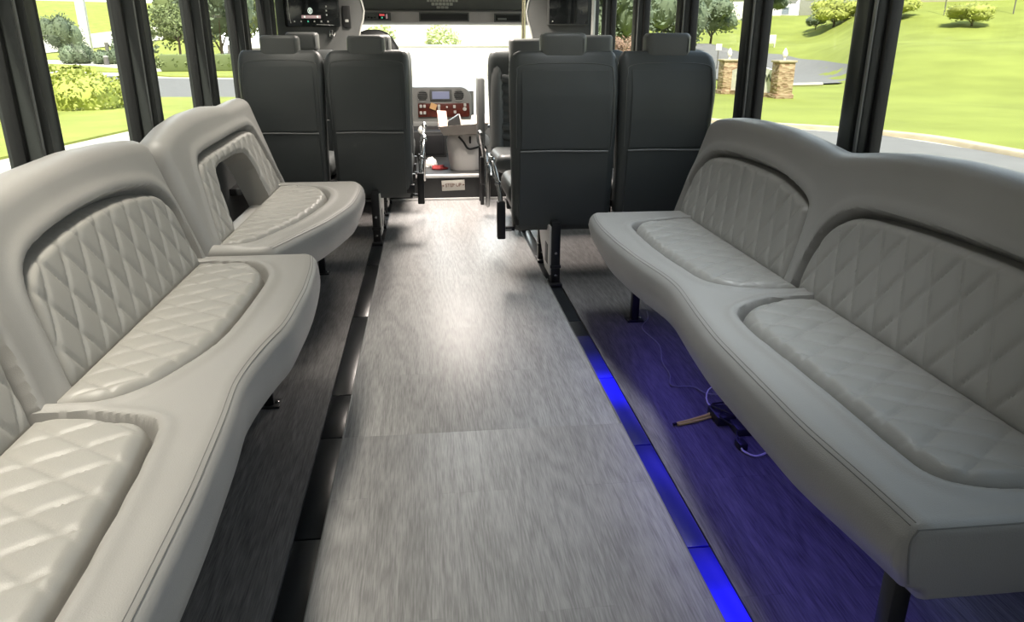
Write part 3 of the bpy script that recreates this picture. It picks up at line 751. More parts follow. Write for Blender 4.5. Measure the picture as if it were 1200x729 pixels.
# padded modesty panel by the entry steps
mp = thing('modesty_panel', 'narrow dark padded panel standing by the entry steps, left of the second row', 'panel', (.38, 5.5, 0))
obj('pad', box(B(), .355, .405, 5.40, 5.62, .42, .90, .02), M['seatcap'], mp)
for yy in (5.44, 5.58): obj('support', tube(B(), [(.38, yy, .0), (.38, yy, .45)], .014, 10), M['blackmetal'], mp)

# header: radio pod strip, centre vent, side vent, printed emblem
hd = thing('overhead_console', 'grey overhead console above the windscreen with vents and a small radio', 'console', (.17, 7.2, 1.29))
bm = B(); prism(bm, [(7.20, 1.295), (7.16, 1.31), (7.155, 1.395), (7.23, 1.412), (7.60, 1.412), (7.60, 1.295)], 'x', XL+.02, XR-.02, .004); obj('shell', bm, M['console'], hd)
def vent(x0, x1, z0, z1, nl):
    fr = obj('vent_frame', box(box(box(box(B(), x0-.012, x1+.012, 7.135, 7.165, z0-.012, z0, .003), x0-.012, x1+.012, 7.135, 7.165, z1, z1+.012, .003), x0-.012, x0, 7.135, 7.165, z0, z1, .003), x1, x1+.012, 7.135, 7.165, z0, z1, .003), M['panel'], hd)
    obj('recess', box(B(), x0, x1, 7.148, 7.164, z0, z1), M['blackplastic'], fr)
    return fr
vent(-.03, .39, 1.325, 1.378, 2); v = vent(.64, .86, 1.322, 1.372, 2)
obj('louvre', box(B(), .66, .74, 7.143, 7.15, 1.328, 1.345, .003), M['dash'], v)
rd = obj('radio', box(B(), -.54, -.29, 7.14, 7.165, 1.318, 1.388, .004), M['panel'], hd)
obj('display', box(B(), -.40, -.31, 7.134, 7.142, 1.33, 1.38, .002), M['glassblack'], rd)
obj('digit', box(B(), -.39, -.345, 7.131, 7.136, 1.358, 1.374, .001), M['glow_r'], rd)
obj('digit', box(B(), -.375, -.36, 7.131, 7.136, 1.338, 1.35, .001), M['glow_g'], rd)
obj('digit', box(B(), -.335, -.318, 7.131, 7.136, 1.336, 1.372, .001), M['glow_p'], rd)
for k in range(4): obj('button', sphere(B(), (-.515+.028*k, 7.14, 1.342+.004*(k % 2)), .009, 8), M['blackplastic'], rd)
em = thing('wall_emblem', 'silver stepped lettering on the dark header above the windscreen', 'emblem', (.17, 7.215, 1.42))
for x0, x1, z0, z1 in ((.115, .225, 1.424, 1.444), (.07, .265, 1.450, 1.474), (.03, .31, 1.480, 1.50)):
    n = int((x1-x0)/.028)
    for k in range(n):
        a = x0+(x1-x0)*k/n; obj('letter', box(B(), a+.002, a+(x1-x0)/n-.003, 7.212, 7.222, z0, z1, .002), M['silver'], em)

# dashboard pod
dp = thing('dashboard', 'grey dashboard pod with round vents, screen and red wood switch panel', 'dashboard', (.1, 7.3, .172))
def pod_poly(x0, x1, z0, z1, r):
    out = [(x0, z0), (x1, z0)]
    for k in range(9): a = PI/2*k/8; out.append((x1-r+r*math.cos(a), z1-r+r*math.sin(a)))
    return out+[(x0, z1)]
obj('pod', prism(B(), pod_poly(-.75, .42, .43, .745, .11), 'y', 7.28, 7.5, .012), M['dash'], dp)
obj('lower_shelf', box(B(), -.75, .46, 7.2, 7.45, .36, .44, .015), M['dash'], dp)
obj('wood_panel', prism(B(), [(-.085, .475), (.385, .475), (.40, .49), (.395, .60), (-.085, .60)], 'y', 7.262, 7.285, .004), M['burl'], dp)
def rvent(x, z):
    lt = B(); n = 22
    t = B(); lathe(t, [(.060, 0), (.060, .016), (.048, .016), (.046, .004)], (0, 0, 0), n); t.transform(Matrix.Translation((x, 7.288, z)) @ Matrix.Rotation(PI/2, 4, 'X')); add(lt, t)
    v = obj('round_vent', lt, M['dash'], dp)
    lv = B()
    for k in (-2, -1, 0, 1, 2):
        w_ = math.sqrt(.046**2-(k*.016)**2); box(lv, x-w_, x+w_, 7.272, 7.286, z+k*.016-.004, z+k*.016+.004, .001)
    obj('louvre', lv, M['blackplastic'], v)
rvent(-.04, .665); rvent(.30, .67)
obj('screen_bezel', box(B(), .028, .235, 7.262, 7.285, .625, .725, .006), M['panel'], dp)
obj('screen', box(B(), .05, .21, 7.256, 7.266, .64, .708, .003), M['screen'], dp)
for x, z in ((-.06, .575), (-.025, .575), (-.06, .515), (-.025, .515), (.11, .575), (.11, .545), (.255, .57), (.26, .52), (.355, .585)):
    b = obj('switch', box(B(), x-.012, x+.012, 7.252, 7.266, z-.014, z+.014, .003), M['silver'], dp)
t = B(); lathe(t, [(.018, 0), (.018, .012), (.011, .014)], (0, 0, 0), 14); t.transform(Matrix.Translation((.352, 7.262, .548)) @ Matrix.Rotation(PI/2, 4, 'X'))
obj('knob', t, M['silver'], dp)
t = B(); lathe(t, [(.01, 0), (.006, .014)], (0, 0, 0), 10); t.transform(Matrix.Translation((.185, 7.262, .565)) @ Matrix.Rotation(PI/2, 4, 'X')); obj('key_switch', t, M['paper'], dp)
nt1 = obj('sticky_note', box(B(), .028, .088, 7.248, 7.251, .545, .60, 0, rot=roty(.35)), M['postit'], None); tag(recenter(nt1), 'orange sticky note stuck to the red wood switch panel', 'note')
# lower dash cabinet, gear lever and odds on the floor
cb = thing('dash_cabinet', 'dark cabinet below the dashboard beside the white bin', 'cabinet', (-.02, 7.0, .172))
obj('body', box(B(), -.30, .16, 6.75, 7.2, .172, .40, .012), M['blackplastic'], cb)
obj('door', box(B(), -.06, .14, 6.738, 6.752, .20, .37, .008), M['blackmetal'], cb)
gl = thing('gear_lever', 'grey ball-topped lever left of the cabinet under the dashboard', 'lever', (-.06, 6.6, .172))
obj('shaft', tube(B(), [(-.06, 6.62, .172), (-.055, 6.58, .40)], [.02, .012], 10), M['silver'], gl); obj('knob', sphere(B(), (-.055, 6.58, .42), .035, 14, 1.2), M['silver'], gl)
rg = obj('cloth_rag', sphere(B(), (0, 0, 0), 1, 16), M['red'])
for v in rg.data.vertices:
    c = v.co; n = .75+.25*math.sin(7*c.x+3*c.y)*math.cos(5*c.y); v.co = Vector((c.x*.085*n+.08, c.y*.06*n+6.05, .172+max(0, c.z+.2)*.035*n))
tag(recenter(rg), 'small red cloth crumpled on the front floor left of the white bin', 'cloth')
tp = obj('paper_tissue', sphere(B(), (0, 0, 0), 1, 16), M['paper'])
for v in tp.data.vertices:
    c = v.co; n = .7+.3*math.sin(9*c.x+2)*math.cos(8*c.y+1); v.co = Vector((c.x*.075*n+.01, c.y*.05*n+6.19, .172+max(0, c.z+.35)*.065*n))
tag(recenter(tp), 'crumpled white tissue behind the red cloth on the front floor', 'tissue')
# white bin (engine cover console) with a cardboard tray on top
Y = 5.95
bn = thing('white_bin', 'white rounded bin standing behind the step and holding up a cardboard tray', 'bin', (.29, Y+.12, .172))
rings = []
for z, hx, hy in ((.172, .125, .11), (.2, .130, .115), (.36, .150, .125), (.40, .150, .125), (.44, .135, .115), (.452, .12, .11)):
    rings.append([(x, y, z) for x, y in rrect(.295, Y+.12, hx, hy, .09, 6)])
obj('body', loft(B(), rings), M['white'], bn)
obj('side_bulge', sphere(B(), (.445, Y+.12, .385), .045, 16, 1.3), M['white'], bn)
obj('cable', tube(B(), spline([(.235, Y-.015, .44), (.27, Y-.018, .40), (.31, Y-.014, .345), (.37, Y-.008, .35), (.43, Y+.03, .365), (.46, Y+.06, .33)], 6), .008, 8), M['rubber'], bn)
obj('clip', box(B(), .318, .332, Y-.022, Y-.004, .385, .44, .003), M['rubber'], bn)
tr = thing('cardboard_tray', 'open grey cardboard tray tipped on top of the white bin', 'tray', (.29, Y+.1, .47))
def quadbox(bm, a, b, c, d, th, up_):
    u_ = Vector(up_)*th; loft(bm, [[Vector(p) for p in (a, b, c, d)], [Vector(p)+u_ for p in (a, b, c, d)]])
bot = [(.12, Y-.06, .454), (.43, Y-.06, .466), (.47, Y+.22, .466), (.14, Y+.22, .454)]
topp = [(.085, Y-.10, .525), (.40, Y-.10, .545), (.50, Y+.26, .545), (.10, Y+.26, .54)]
bm = B(); quadbox(bm, *bot, .004, (0, 0, 1))
for i in range(4):
    j = (i+1) % 4; n = (Vector(bot[j])-Vector(bot[i])).cross(Vector((0, 0, 1))).normalized()*.004
    loft(bm, [[Vector(bot[i]), Vector(bot[j]), Vector(topp[j]), Vector(topp[i])], [Vector(q)+n for q in (bot[i], bot[j], topp[j], topp[i])]])
obj('box', bm, M['card'], tr)
obj('flap', pyobj('x', [], [], M['card']).data and (lambda b: (quadbox(b, (.40, Y-.10, .545), (.52, Y+.02, .535), (.50, Y+.26, .545), (.46, Y+.2, .548), .003, (0, 0, 1)), b)[1])(B()), M['card'], tr)
for o in [o for o in bpy.data.objects if o.name == 'x']: bpy.data.objects.remove(o)
def sheet(nm, pts, mt, label, cat, th=.003):
    b = B(); n = (Vector(pts[1])-Vector(pts[0])).cross(Vector(pts[2])-Vector(pts[0])).normalized()*th
    loft(b, [[Vector(p) for p in pts], [Vector(p)+n for p in pts]]); return tag(recenter(obj(nm, b, mt)), label, cat)
sheet('paper_note', [(.085, Y-.02, .50), (.155, Y-.02, .49), (.145, Y+.03, .63), (.075, Y+.03, .635)], M['pink'], 'pink paper standing upright in the cardboard tray', 'paper')
sheet('paper_sheet', [(.33, Y-.02, .53), (.46, Y, .545), (.48, Y+.14, .60), (.35, Y+.12, .585)], M['paper'], 'white paper leaning at the right of the cardboard tray', 'paper')
wt = thing('walkie_holder', 'black wedge-shaped device lying among the papers in the tray', 'device', (.22, Y+.08, .49))
obj('body', prism(B(), [(.14, .50), (.26, .50), (.245, .605), (.165, .555)], 'y', Y+.02, Y+.12, .006), M['blackplastic'], wt)
obj('edge', tube(B(), [(.245, Y+.018, .607), (.268, Y+.018, .52)], .005, 6), M['paper'], wt)
# sign on the riser
sg = thing('step_sign', 'small pale STEP UP sign on the black riser', 'sign', (.175, 5.642, .07))
ry = roty(-.035)
obj('plate', box(B(), .088, .262, 5.638, 5.648, .072, .150, .002, rot=ry), M['plate'], sg)
text('letters', 'STEP UP', .037, M['textred'], sg, Vector((.175, 5.637, .112)), ry @ FACE_CAM, .0008, sx=.92)
for sx_ in (-1, 1):
    x = .175+sx_*.078; z = .112+sx_*.003
    obj('arrow', prism(B(), [(x+sx_*.008, z), (x-sx_*.006, z+.007), (x-sx_*.006, z-.007)], 'y', 5.6355, 5.638), M['textred'], sg)
# driver's seat
ds = thing('driver_seat', 'dark round-topped driver seat in front of the left partition', 'seat', (-.42, 6.75, .172))
bm = B(); rings = []
for z, hw, th in ((.55, .22, .10), (.60, .24, .13), (.95, .24, .13), (1.10, .20, .11), (1.18, .15, .10), (1.215, .11, .085), (1.235, .05, .05)):
    rings.append([(x, y, z) for x, y in rrect(-.42, 6.62+.02*(1.2-z), hw, th/2, min(.05, th*.45))])
obj('backrest', loft(bm, rings), M['blackplastic'], ds)
bm = B(); softblock(bm, -.46, 6.86, .50, .62, .22, .23, .07, .05); obj('seat_cushion', bm, M['blackplastic'], ds)
obj('pedestal', box(B(), -.56, -.32, 6.72, 7.0, .172, .52, .02), M['blackmetal'], ds)
sw = thing('steering_wheel', 'dark steering wheel in front of the driver seat', 'steering wheel', (-.42, 7.22, .8))
obj('rim', tube(B(), [(-.42+.22*math.cos(2*PI*k/32), 7.12+.07*math.sin(2*PI*k/32), .84+.2*math.sin(2*PI*k/32)) for k in range(32)], .016, 8, True), M['blackplastic'], sw)
bm = B(); tube(bm, [(-.42, 7.12, .84), (-.42, 7.262, .715)], .03, 10); tube(bm, [(-.64, 7.12, .84), (-.20, 7.12, .84)], .014, 8); obj('column', bm, M['blackplastic'], sw)

# ------------------------------------------------------------------ added ceiling fill lights and blue floor LEDs
dif = mat('fill_diffuser', (.8, .8, .78), .4, emit=(1, .93, .8), est=1.5)  # fill lamps added out of view to brighten the seats and floor
for x, y, ln, wd_, k, col_, sprd, lb in ((-.86, .75, 2.7, .18, 1.0, (1, .93, .80), 80, 'long warm fill light added above the nearest left couch'),
                           (-.80, 3.3, 1.7, .18, .40, (1, .94, .82), 80, 'shorter warm fill light added above the left couch with the hole'),
                           (.69, 2.3, 2.1, .18, .22, (.90, .96, 1), 46, 'cool fill light added above the front edge of the right couch'),
                           (.16, 5.45, .9, .45, 4.4, (1, .89, .80), 125, 'wide fill light added above the front of the aisle')):
    zc = 2.0+.10*math.sin(PI*(x-XL+.08)/(XR-XL+.16)); a = wd_/2
    r = thing('ceiling_fill', lb, 'light', (x, y, zc-.03), 'added ceiling fill lights')
    obj('housing', box(B(), x-a-.02, x+a+.02, y-ln/2-.03, y+ln/2+.03, zc-.035, zc+.03, .01), M['ceil'], r)
    obj('fill_diffuser', box(B(), x-a, x+a, y-ln/2, y+ln/2, zc-.042, zc-.034, .003), dif, r)
    ld = bpy.data.lights.new('lamp', 'AREA'); ld.shape = 'RECTANGLE'; ld.size = wd_; ld.size_y = ln; ld.energy = CEIL_FILL*k; ld.color = col_; ld.spread = math.radians(sprd)
    lo = bpy.data.objects.new('lamp', ld); COL.objects.link(lo); lo.parent = r; lo.location = (0, 0, -.02)

def led_mat():
    mt, t, b = newmat('blue_led_lens'); N = t.nodes.new; L = t.links.new
    b.inputs['Base Color'].default_value = (.01, .012, .03, 1); b.inputs['Roughness'].default_value = .3
    b.inputs['Emission Color'].default_value = (.006, .004, 1, 1)
    tcn = N('ShaderNodeTexCoord'); s = N('ShaderNodeSeparateXYZ'); L(tcn.outputs['Object'], s.inputs[0])
    r = N('ShaderNodeValToRGB'); r.color_ramp.interpolation = 'EASE'
    mr = N('ShaderNodeMapRange'); mr.inputs[1].default_value = 0; mr.inputs[2].default_value = 3.0; L(s.outputs['Y'], mr.inputs[0])
    r.color_ramp.elements[0].position = 0; r.color_ramp.elements[0].color = (.55, .55, .55, 1)
    r.color_ramp.elements[1].position = 1; r.color_ramp.elements[1].color = (0, 0, 0, 1)
    for p, v in ((.20, .6), (.30, 1), (.40, 1), (.43, .5), (.48, .10), (.53, .12), (.58, .24), (.64, .07), (.69, .16), (.735, .8), (.77, 1.0), (.81, .25), (.87, .03)):
        e = r.color_ramp.elements.new(p); e.color = (v, v, v, 1)
    L(mr.outputs[0], r.inputs[0]); mu = N('ShaderNodeMath'); mu.operation = 'MULTIPLY'; mu.inputs[1].default_value = BLUE_LENS*.1
    L(r.outputs[0], mu.inputs[0]); L(mu.outputs[0], b.inputs['Emission Strength'])
    return mt
ls = thing('led_strip', 'blue glowing LED strip set in the right-hand floor track', 'led strip', (.592, 0, -.005))
cuts = [-.2, .45, .92, 1.394, 1.869, 2.34, 2.75]; lm = led_mat()
for a, b in zip(cuts, cuts[1:]): obj('lens', box(B(), TR0+.003, TR1-.003, a+.003, b-.003, -.006, -.0015, .001), lm, ls)
ub = thing('led_bar', 'slim blue LED bar fixed under the right couch', 'led bar', (.86, 1.6, .259))
obj('housing', box(B(), .845, .875, .95, 2.7, .262, .274, .002), M['blackplastic'], ub)
obj('lens', box(B(), .85, .87, .96, 2.69, .259, .262), mat('blue_lens', (.02, .02, .1), .4, emit=(.05, .04, 1), est=2.0), ub)
ld = bpy.data.lights.new('lamp', 'AREA'); ld.shape = 'RECTANGLE'; ld.size = .03; ld.size_y = 2.1; ld.energy = BLUE_SPILL; ld.color = (.16, .12, 1)
lo = bpy.data.objects.new('lamp', ld); COL.objects.link(lo); lo.parent = ub; lo.location = (0, .2, -.005)
lo.rotation_euler = (0, 0, 0)

# ------------------------------------------------------------------ wiring on the floor under the right couch
wr = obj('loose_wire', tube(B(), spline([(.93, 3.0, .004), (.905, 2.9, .004), (.85, 2.79, .004), (.866, 2.61, .004), (.83, 2.45, .004), (.822, 2.333, .004), (.80, 2.243, .004), (.868, 2.222, .006), (.893, 2.154, .012), (.95, 2.10, .03)], 8), .0022, 6), M['wire'])
tag(recenter(wr), 'thin grey wire trailing along the floor from the couch leg to the connector bundle', 'wire')
yw = thing('wire_bundle', 'yellow sleeved wires ending on the floor under the right couch', 'wire', (.8, 2.0, 0))
obj('wire', tube(B(), spline([(.728, 1.974, .005), (.80, 1.995, .008), (.87, 2.025, .012), (.95, 2.05, .04)], 6), .0045, 8), M['yellow'], yw)
obj('wire', tube(B(), spline([(.732, 1.967, .004), (.80, 1.985, .005), (.87, 2.012, .006), (.95, 2.03, .02)], 6), .004, 8), M['yellow'], yw)
obj('tip', tube(B(), [(.728, 1.974, .005), (.718, 1.971, .005)], .005, 8), M['blackplastic'], yw)
cn = thing('connector_block', 'black connector blocks with looped cables on the floor beside the yellow wires', 'connector', (.87, 1.95, 0))
obj('block', box(B(), .85, .91, 1.95, 2.04, .0, .03, .004), M['blackplastic'], cn)
obj('block', box(B(), .885, .94, 1.88, 1.95, .0, .025, .004), M['blackplastic'], cn)
obj('block', box(B(), .858, .885, 1.80, 1.84, .0, .022, .004), M['blackplastic'], cn)
lp = [(.90+.03*math.cos(2*PI*k/16), 2.09+.05*math.sin(2*PI*k/16), .03+.022*math.sin(2*PI*k/16+1)) for k in range(16)]
obj('loop_cable', tube(B(), lp, .0028, 6, True), M['paper'], cn)
obj('loop_cable', tube(B(), spline([(.88, 2.0, .03), (.86, 1.95, .03), (.89, 1.9, .02), (.87, 1.85, .025), (.875, 1.81, .012)], 6), .0028, 6), M['rubber'], cn)
obj('loop_cable', tube(B(), spline([(.87, 1.82, .012), (.865, 1.79, .008), (.89, 1.76, .006), (.93, 1.77, .01)], 6), .0028, 6), M['paper'], cn)
obj('loop_cable', tube(B(), spline([(.93, 2.05, .03), (.86, 2.03, .035), (.88, 1.97, .04), (.93, 1.93, .03)], 6), .003, 6), M['rubber'], cn)

# ------------------------------------------------------------------ outside
GZ = -.9
def ss(t): t = min(1, max(0, t)); return t*t*(3-2*t)
def tz(x, y):
    r = math.hypot(x, y); a = math.degrees(math.atan2(x, y)); k = ss((a-26)/7); r0 = 62+(32-62)*k
    return -.85+2.2*ss((r-r0)/23)+4.0*ss((r-r0-25)/35)
bm = B(); box(bm, -260, 200, -60, 400, GZ-.3, GZ); struct(obj('ground', bm, M['concrete']))
def patch(nm, pts, mt, h=.04):
    bm = B(); prism(bm, pts, 'z', GZ-.02, GZ+h); return struct(obj(nm, bm, mt, smooth=False))
patch('ground_bounce_cut', [(-5.6, -40), (2.4, -40), (2.4, 7), (-5.4, 12)], M['bounce_cut'], .006)  # unseen dark patch added to cut light bounced into the left windows
# left: verge, road, islands
patch('ground_verge', [(-8.3, 2), (-8.0, 15), (-7.4, 20.9), (-6.6, 27.8), (-7.7, 33.0), (-10.7, 33.3), (-11.8, 32.9), (-15, 21), (-16, 2)], M['grassL'], .05)
patch('ground_road', [(-60, 50), (-25.1, 49), (-22.1, 48.7), (-14.5, 39.6), (-10.7, 33.3), (-7.7, 33.0), (-5, 33), (-8, 54), (-12.1, 52.5), (-17.4, 54.5), (-23, 60), (-60, 66)], M['asphalt'], .012)
patch('ground_island', [(-21.8, 66), (-20.8, 88), (-9, 80), (-10, 55), (-12.4, 54.8), (-17.8, 56.8), (-21, 61)], M['grassL'], .1)
for k, pts in enumerate(([(-45, 100), (-36, 89), (-26, 73), (-23.5, 66), (-31, 71), (-42, 86)], [(-85, 205), (-60, 165), (-42, 112), (-52, 122), (-80, 170)], [(-34, 97), (-24, 95), (-24, 99), (-36, 101)], [(-36, 120), (-10, 118), (-10, 124), (-38, 126)], [(-60, 150), (-12, 145), (-12, 190), (-75, 200)], [(-120, 230), (-72, 128), (-60, 130), (-90, 230)], [(-38, 84), (-33, 76), (-31, 77), (-36, 86)])):
    patch('ground_island', pts, M['grassL'], .09)
# left hill with a road across it
def hillL(x, y):
    d = math.hypot(x, y); return GZ+14*ss((d-150)/110)
vs, fs = [], []
A = np.radians(np.linspace(-62, -14, 50)); Rr = np.linspace(148, 300, 24)
for a in A:
    for r in Rr: x, y = r*math.sin(a), r*math.cos(a); vs.append((x, y, hillL(x, y)+.05))
nr = len(Rr)
for i in range(len(A)-1):
    for j in range(nr-1): fs.append((i*nr+j, i*nr+j+1, (i+1)*nr+j+1, (i+1)*nr+j))
struct(pyobj('ground_hill', vs, fs, M['grassL']))
vs, fs = [], []
for i, a in enumerate(np.radians(np.linspace(-27, -17, 24))):
    rc_ = 182+ (i-12)*1.2
    for r in (rc_-9, rc_+9):
        x, y = r*math.sin(a), r*math.cos(a); vs.append((x, y, hillL(x, y)+.2))
for i in range(23): fs.append((2*i, 2*i+1, 2*i+3, 2*i+2))
struct(pyobj('ground_hill_road', vs, fs, M['concrete']))
# right: curb and lawn
kerb = [(11.6, -12), (11.5, 5), (11.42, 13.3), (11.37, 15.8), (10.88, 17.2), (9.97, 18.5), (8.2, 20.3), (6.2, 23.5), (5.0, 28), (4.6, 40), (6.5, 60), (10, 90), (14, 120)]
kp = [(v.x, v.y) for v in spline([(x, y, 0) for x, y in kerb], 16)]
vs, fs = [], []
So = [0, .5]+[1.5*k for k in range(1, 50)]+[80, 90, 105, 130]
for x, y in kp:
    for s in So: vs.append((x+s, y, tz(x+s, y)+(0 if s else -.01)))
n = len(So)
for i in range(len(kp)-1):
    for j in range(n-1): fs.append((i*n+j, i*n+j+1, (i+1)*n+j+1, (i+1)*n+j))
struct(pyobj('ground_lawn', vs, fs, M['grass']))
bm = B(); prof = [(-.22, GZ-.05), (-.2, GZ+.07), (-.17, GZ+.10), (.12, GZ+.11), (.15, GZ-.05)]
loft(bm, [[(x+q, y, z) for q, z in prof] for x, y in kp]); struct(obj('ground_curb', bm, M['curb']))
patch('ground_street', [(2.6, -20), (11.4, -20), (11.35, 13.3), (10.8, 17), (8, 20.2), (6, 23.5), (4.8, 28), (2.6, 30)], M['asphalt'], .01)
# drive on the lawn
rtp = [(29.4, 83.2), (28.8, 74.9), (29.1, 70.2), (30.9, 68.3), (32, 66.2), (31.3, 59.5), (27, 47), (22.2, 35)]
rbt = [(25.3, 74.1), (24, 65.5), (18.1, 47.5), (17.5, 40.5), (19.1, 39.3), (21, 39.8), (23.3, 40.3), (21.8, 34.4)]
ra = [(v.x, v.y) for v in spline([(*p, 0) for p in rtp], 6)]; rb = [(v.x, v.y) for v in spline([(*p, 0) for p in rbt], 6)]
vs, fs = [], []
for (x0, y0), (x1, y1) in zip(ra, rb):
    for k in range(7):
        q = k/6; x, y = x0+(x1-x0)*q, y0+(y1-y0)*q; vs.append((x, y, tz(x, y)+.085))
for i in range(len(ra)-1):
    for k in range(6): fs.append((i*7+k, i*7+k+1, (i+1)*7+k+1, (i+1)*7+k))
struct(pyobj('ground_drive', vs, fs, M['asphalt']))
bm = B(); tube(bm, [(18.6, 38.6, GZ+.12), (20.9, 39.2, GZ+.12)], .12, 6); struct(obj('ground_drive_curb', bm, M['concrete']))

# entrance sign with two stone pillars
ex, ey = 14.2, 29.8
es = thing('entrance_sign', 'white entrance sign between two stacked-stone pillars on the lawn', 'sign', (13.7, 31.4, GZ))
def pillar(x, y):
    bm = B(); box(bm, x-.33, x+.33, y-.33, y+.33, GZ-.05, GZ+1.42, .02); box(bm, x-.38, x+.38, y-.38, y+.38, GZ-.05, GZ+.22, .03)
    p = obj('stone_pillar', bm, M['stone'], es)
    obj('cap', box(B(), x-.38, x+.38, y-.38, y+.38, GZ+1.42, GZ+1.50, .015), M['curb'], p)
    bm = B(); lathe(bm, [(.05, 0), (.04, .12), (.09, .16), (.11, .26), (.07, .36), (.02, .46)], (x, y, GZ+1.5), 10); obj('lantern', bm, M['sign'], p)
pillar(ex, ey); pillar(13.2, 33)
d = Vector((13.2-ex, 33-ey, 0)).normalized(); nrm = Vector((-abs(d.y), d.x*-1 if d.x > 0 else d.x, 0))
a0, a1 = Vector((ex, ey, 0))+d*.34, Vector((13.2, 33, 0))-d*.34; nn = Vector((d.y, -d.x, 0))
nn = -nn if nn.dot(Vector((ex, ey, 0))) > 0 else nn
bm = B(); q = nn*.12
loft(bm, [[a0-q+Vector((0, 0, GZ)), a1-q+Vector((0, 0, GZ)), a1+q+Vector((0, 0, GZ)), a0+q+Vector((0, 0, GZ))], [a0-q+Vector((0, 0, GZ+.22)), a1-q+Vector((0, 0, GZ+.22)), a1+q+Vector((0, 0, GZ+.22)), a0+q+Vector((0, 0, GZ+.22))]])
obj('stone_base', bm, M['stone'], es)
bm = B(); q = nn*.05; L_ = [(0, .22), (1, .22)]+[(1-k/10, 1.05+.22*math.sin(PI*k/10)) for k in range(11)]
pt = lambda s, z: a0+(a1-a0)*s+Vector((0, 0, GZ+z))
loft(bm, [[pt(s, z)-q for s, z in L_], [pt(s, z)+q for s, z in L_]]); bd = obj('board', bm, M['sign'], es)
# lettering: right end of the sign reads ..VIEW
xdir = (a0-a1).normalized()          # reading direction, left (far pillar) to right (near pillar)
zax = nn; R3 = Matrix((xdir, Vector((0, 0, 1)), xdir.cross(Vector((0, 0, 1))))).transposed()
text('letters', 'VIEW', .42, M['signletter'], bd, a0-xdir*.15+nn*.06+Vector((0, 0, GZ+.78)), R3, .01, 'RIGHT')
# small sign boards on the lawn
x, y = 32.9, 72.4
wsn = thing('lawn_sign', 'small white sign board on the lawn beyond the stone pillars', 'sign', (x, y, tz(x, y)))
obj('board', box(B(), x-.5, x+.5, y-.05, y+.05, tz(x, y)+.35, tz(x, y)+1.15, .02), M['sign'], wsn)
for k in (-.4, .4): obj('post', box(B(), x+k-.05, x+k+.05, y-.06, y+.06, tz(x, y)-.2, tz(x, y)+1.1, .01), M['sign'], wsn)

# ---- trees and shrubs
def leaves(name, blobs, n, size, mt, parent=None):
    vs, fs = [], []
    vol = [b[3]*b[4]*b[5] for b in blobs]; tot = sum(v**.67 for v in vol)
    for b, v in zip(blobs, vol):
        k = int(n*v**.67/tot)
        P = np.random.normal(size=(k, 3)); P /= np.linalg.norm(P, axis=1)[:, None]; P *= np.random.uniform(.55, 1.05, (k, 1))
        for p in P:
            c = Vector((b[0]+p[0]*b[3], b[1]+p[1]*b[4], b[2]+p[2]*b[5])); u = Vector(np.random.normal(size=3)).normalized(); w_ = u.orthogonal().normalized(); s = size*random.uniform(.6, 1.3)
            i = len(vs); vs += [c-u*s, c+w_*s*.55, c+u*s, c-w_*s*.55]; fs.append((i, i+1, i+2, i+3))
    return pyobj(name, vs, fs, mt, parent, False, False)
def core(bm, blobs, k=.8):
    for b in blobs:
        t = bmesh.new(); bmesh.ops.create_icosphere(t, subdivisions=2, radius=1)
        for v in t.verts: v.co = Vector((b[0]+v.co.x*b[3]*k, b[1]+v.co.y*b[4]*k, b[2]+v.co.z*b[5]*k))
        add(bm, t)
    return bm
def tree(name, label, x, y, h, wd, mt, kind='round', n=1500, z0=None, size=None, trunk=.25, cat='tree', group=None, dense=False):
    z0 = GZ if z0 is None else z0
    r = thing(name, label, cat, (x, y, z0), group); blobs = []
    if kind == 'round':
        for k in range(9):
            a = 2*PI*k/9+random.random(); q = random.uniform(.2, .5); blobs.append((x+wd*q*math.cos(a), y+wd*q*math.sin(a), z0+h*(trunk+(1-trunk)*random.uniform(.3, .75)), wd*.34, wd*.34, h*(1-trunk)*.3))
        blobs.append((x, y, z0+h*(trunk+(1-trunk)*.5), wd*.42, wd*.42, h*(1-trunk)*.48))
    else:
        for k in range(9):
            q = k/8; rr = wd*.5*(1-q*.8); blobs.append((x, y, z0+h*(trunk+(1-trunk)*(q*.92+.04)), rr, rr, h*.11))
    lv = leaves('foliage', blobs, int(n*2.2), size or wd*.042, mt, r)
    if dense: obj('inner_foliage', core(B(), blobs), mt, r)
    bm = B(); tube(bm, [(x, y, z0-.1), (x+wd*.02, y, z0+h*trunk), (x, y, z0+h*.7)], [wd*.035, wd*.028, wd*.012], 8)
    for k in range(4):
        a = k*1.7; tube(bm, [(x, y, z0+h*trunk*.95), (x+wd*.25*math.cos(a), y+wd*.25*math.sin(a), z0+h*(trunk+.25))], [wd*.018, wd*.008], 6)
    obj('trunk', bm, M['bark'], r); return r
def az(deg, r): return r*math.sin(math.radians(deg)), r*math.cos(math.radians(deg))
def at(px, r):   # azimuth of an image column
    return az({0: -26.5}.get(px, 0) or (-26.5+(px)*(39.1+26.5)/1200+ (0 if px < 0 else 2.0*math.sin(PI*px/1200))), r)
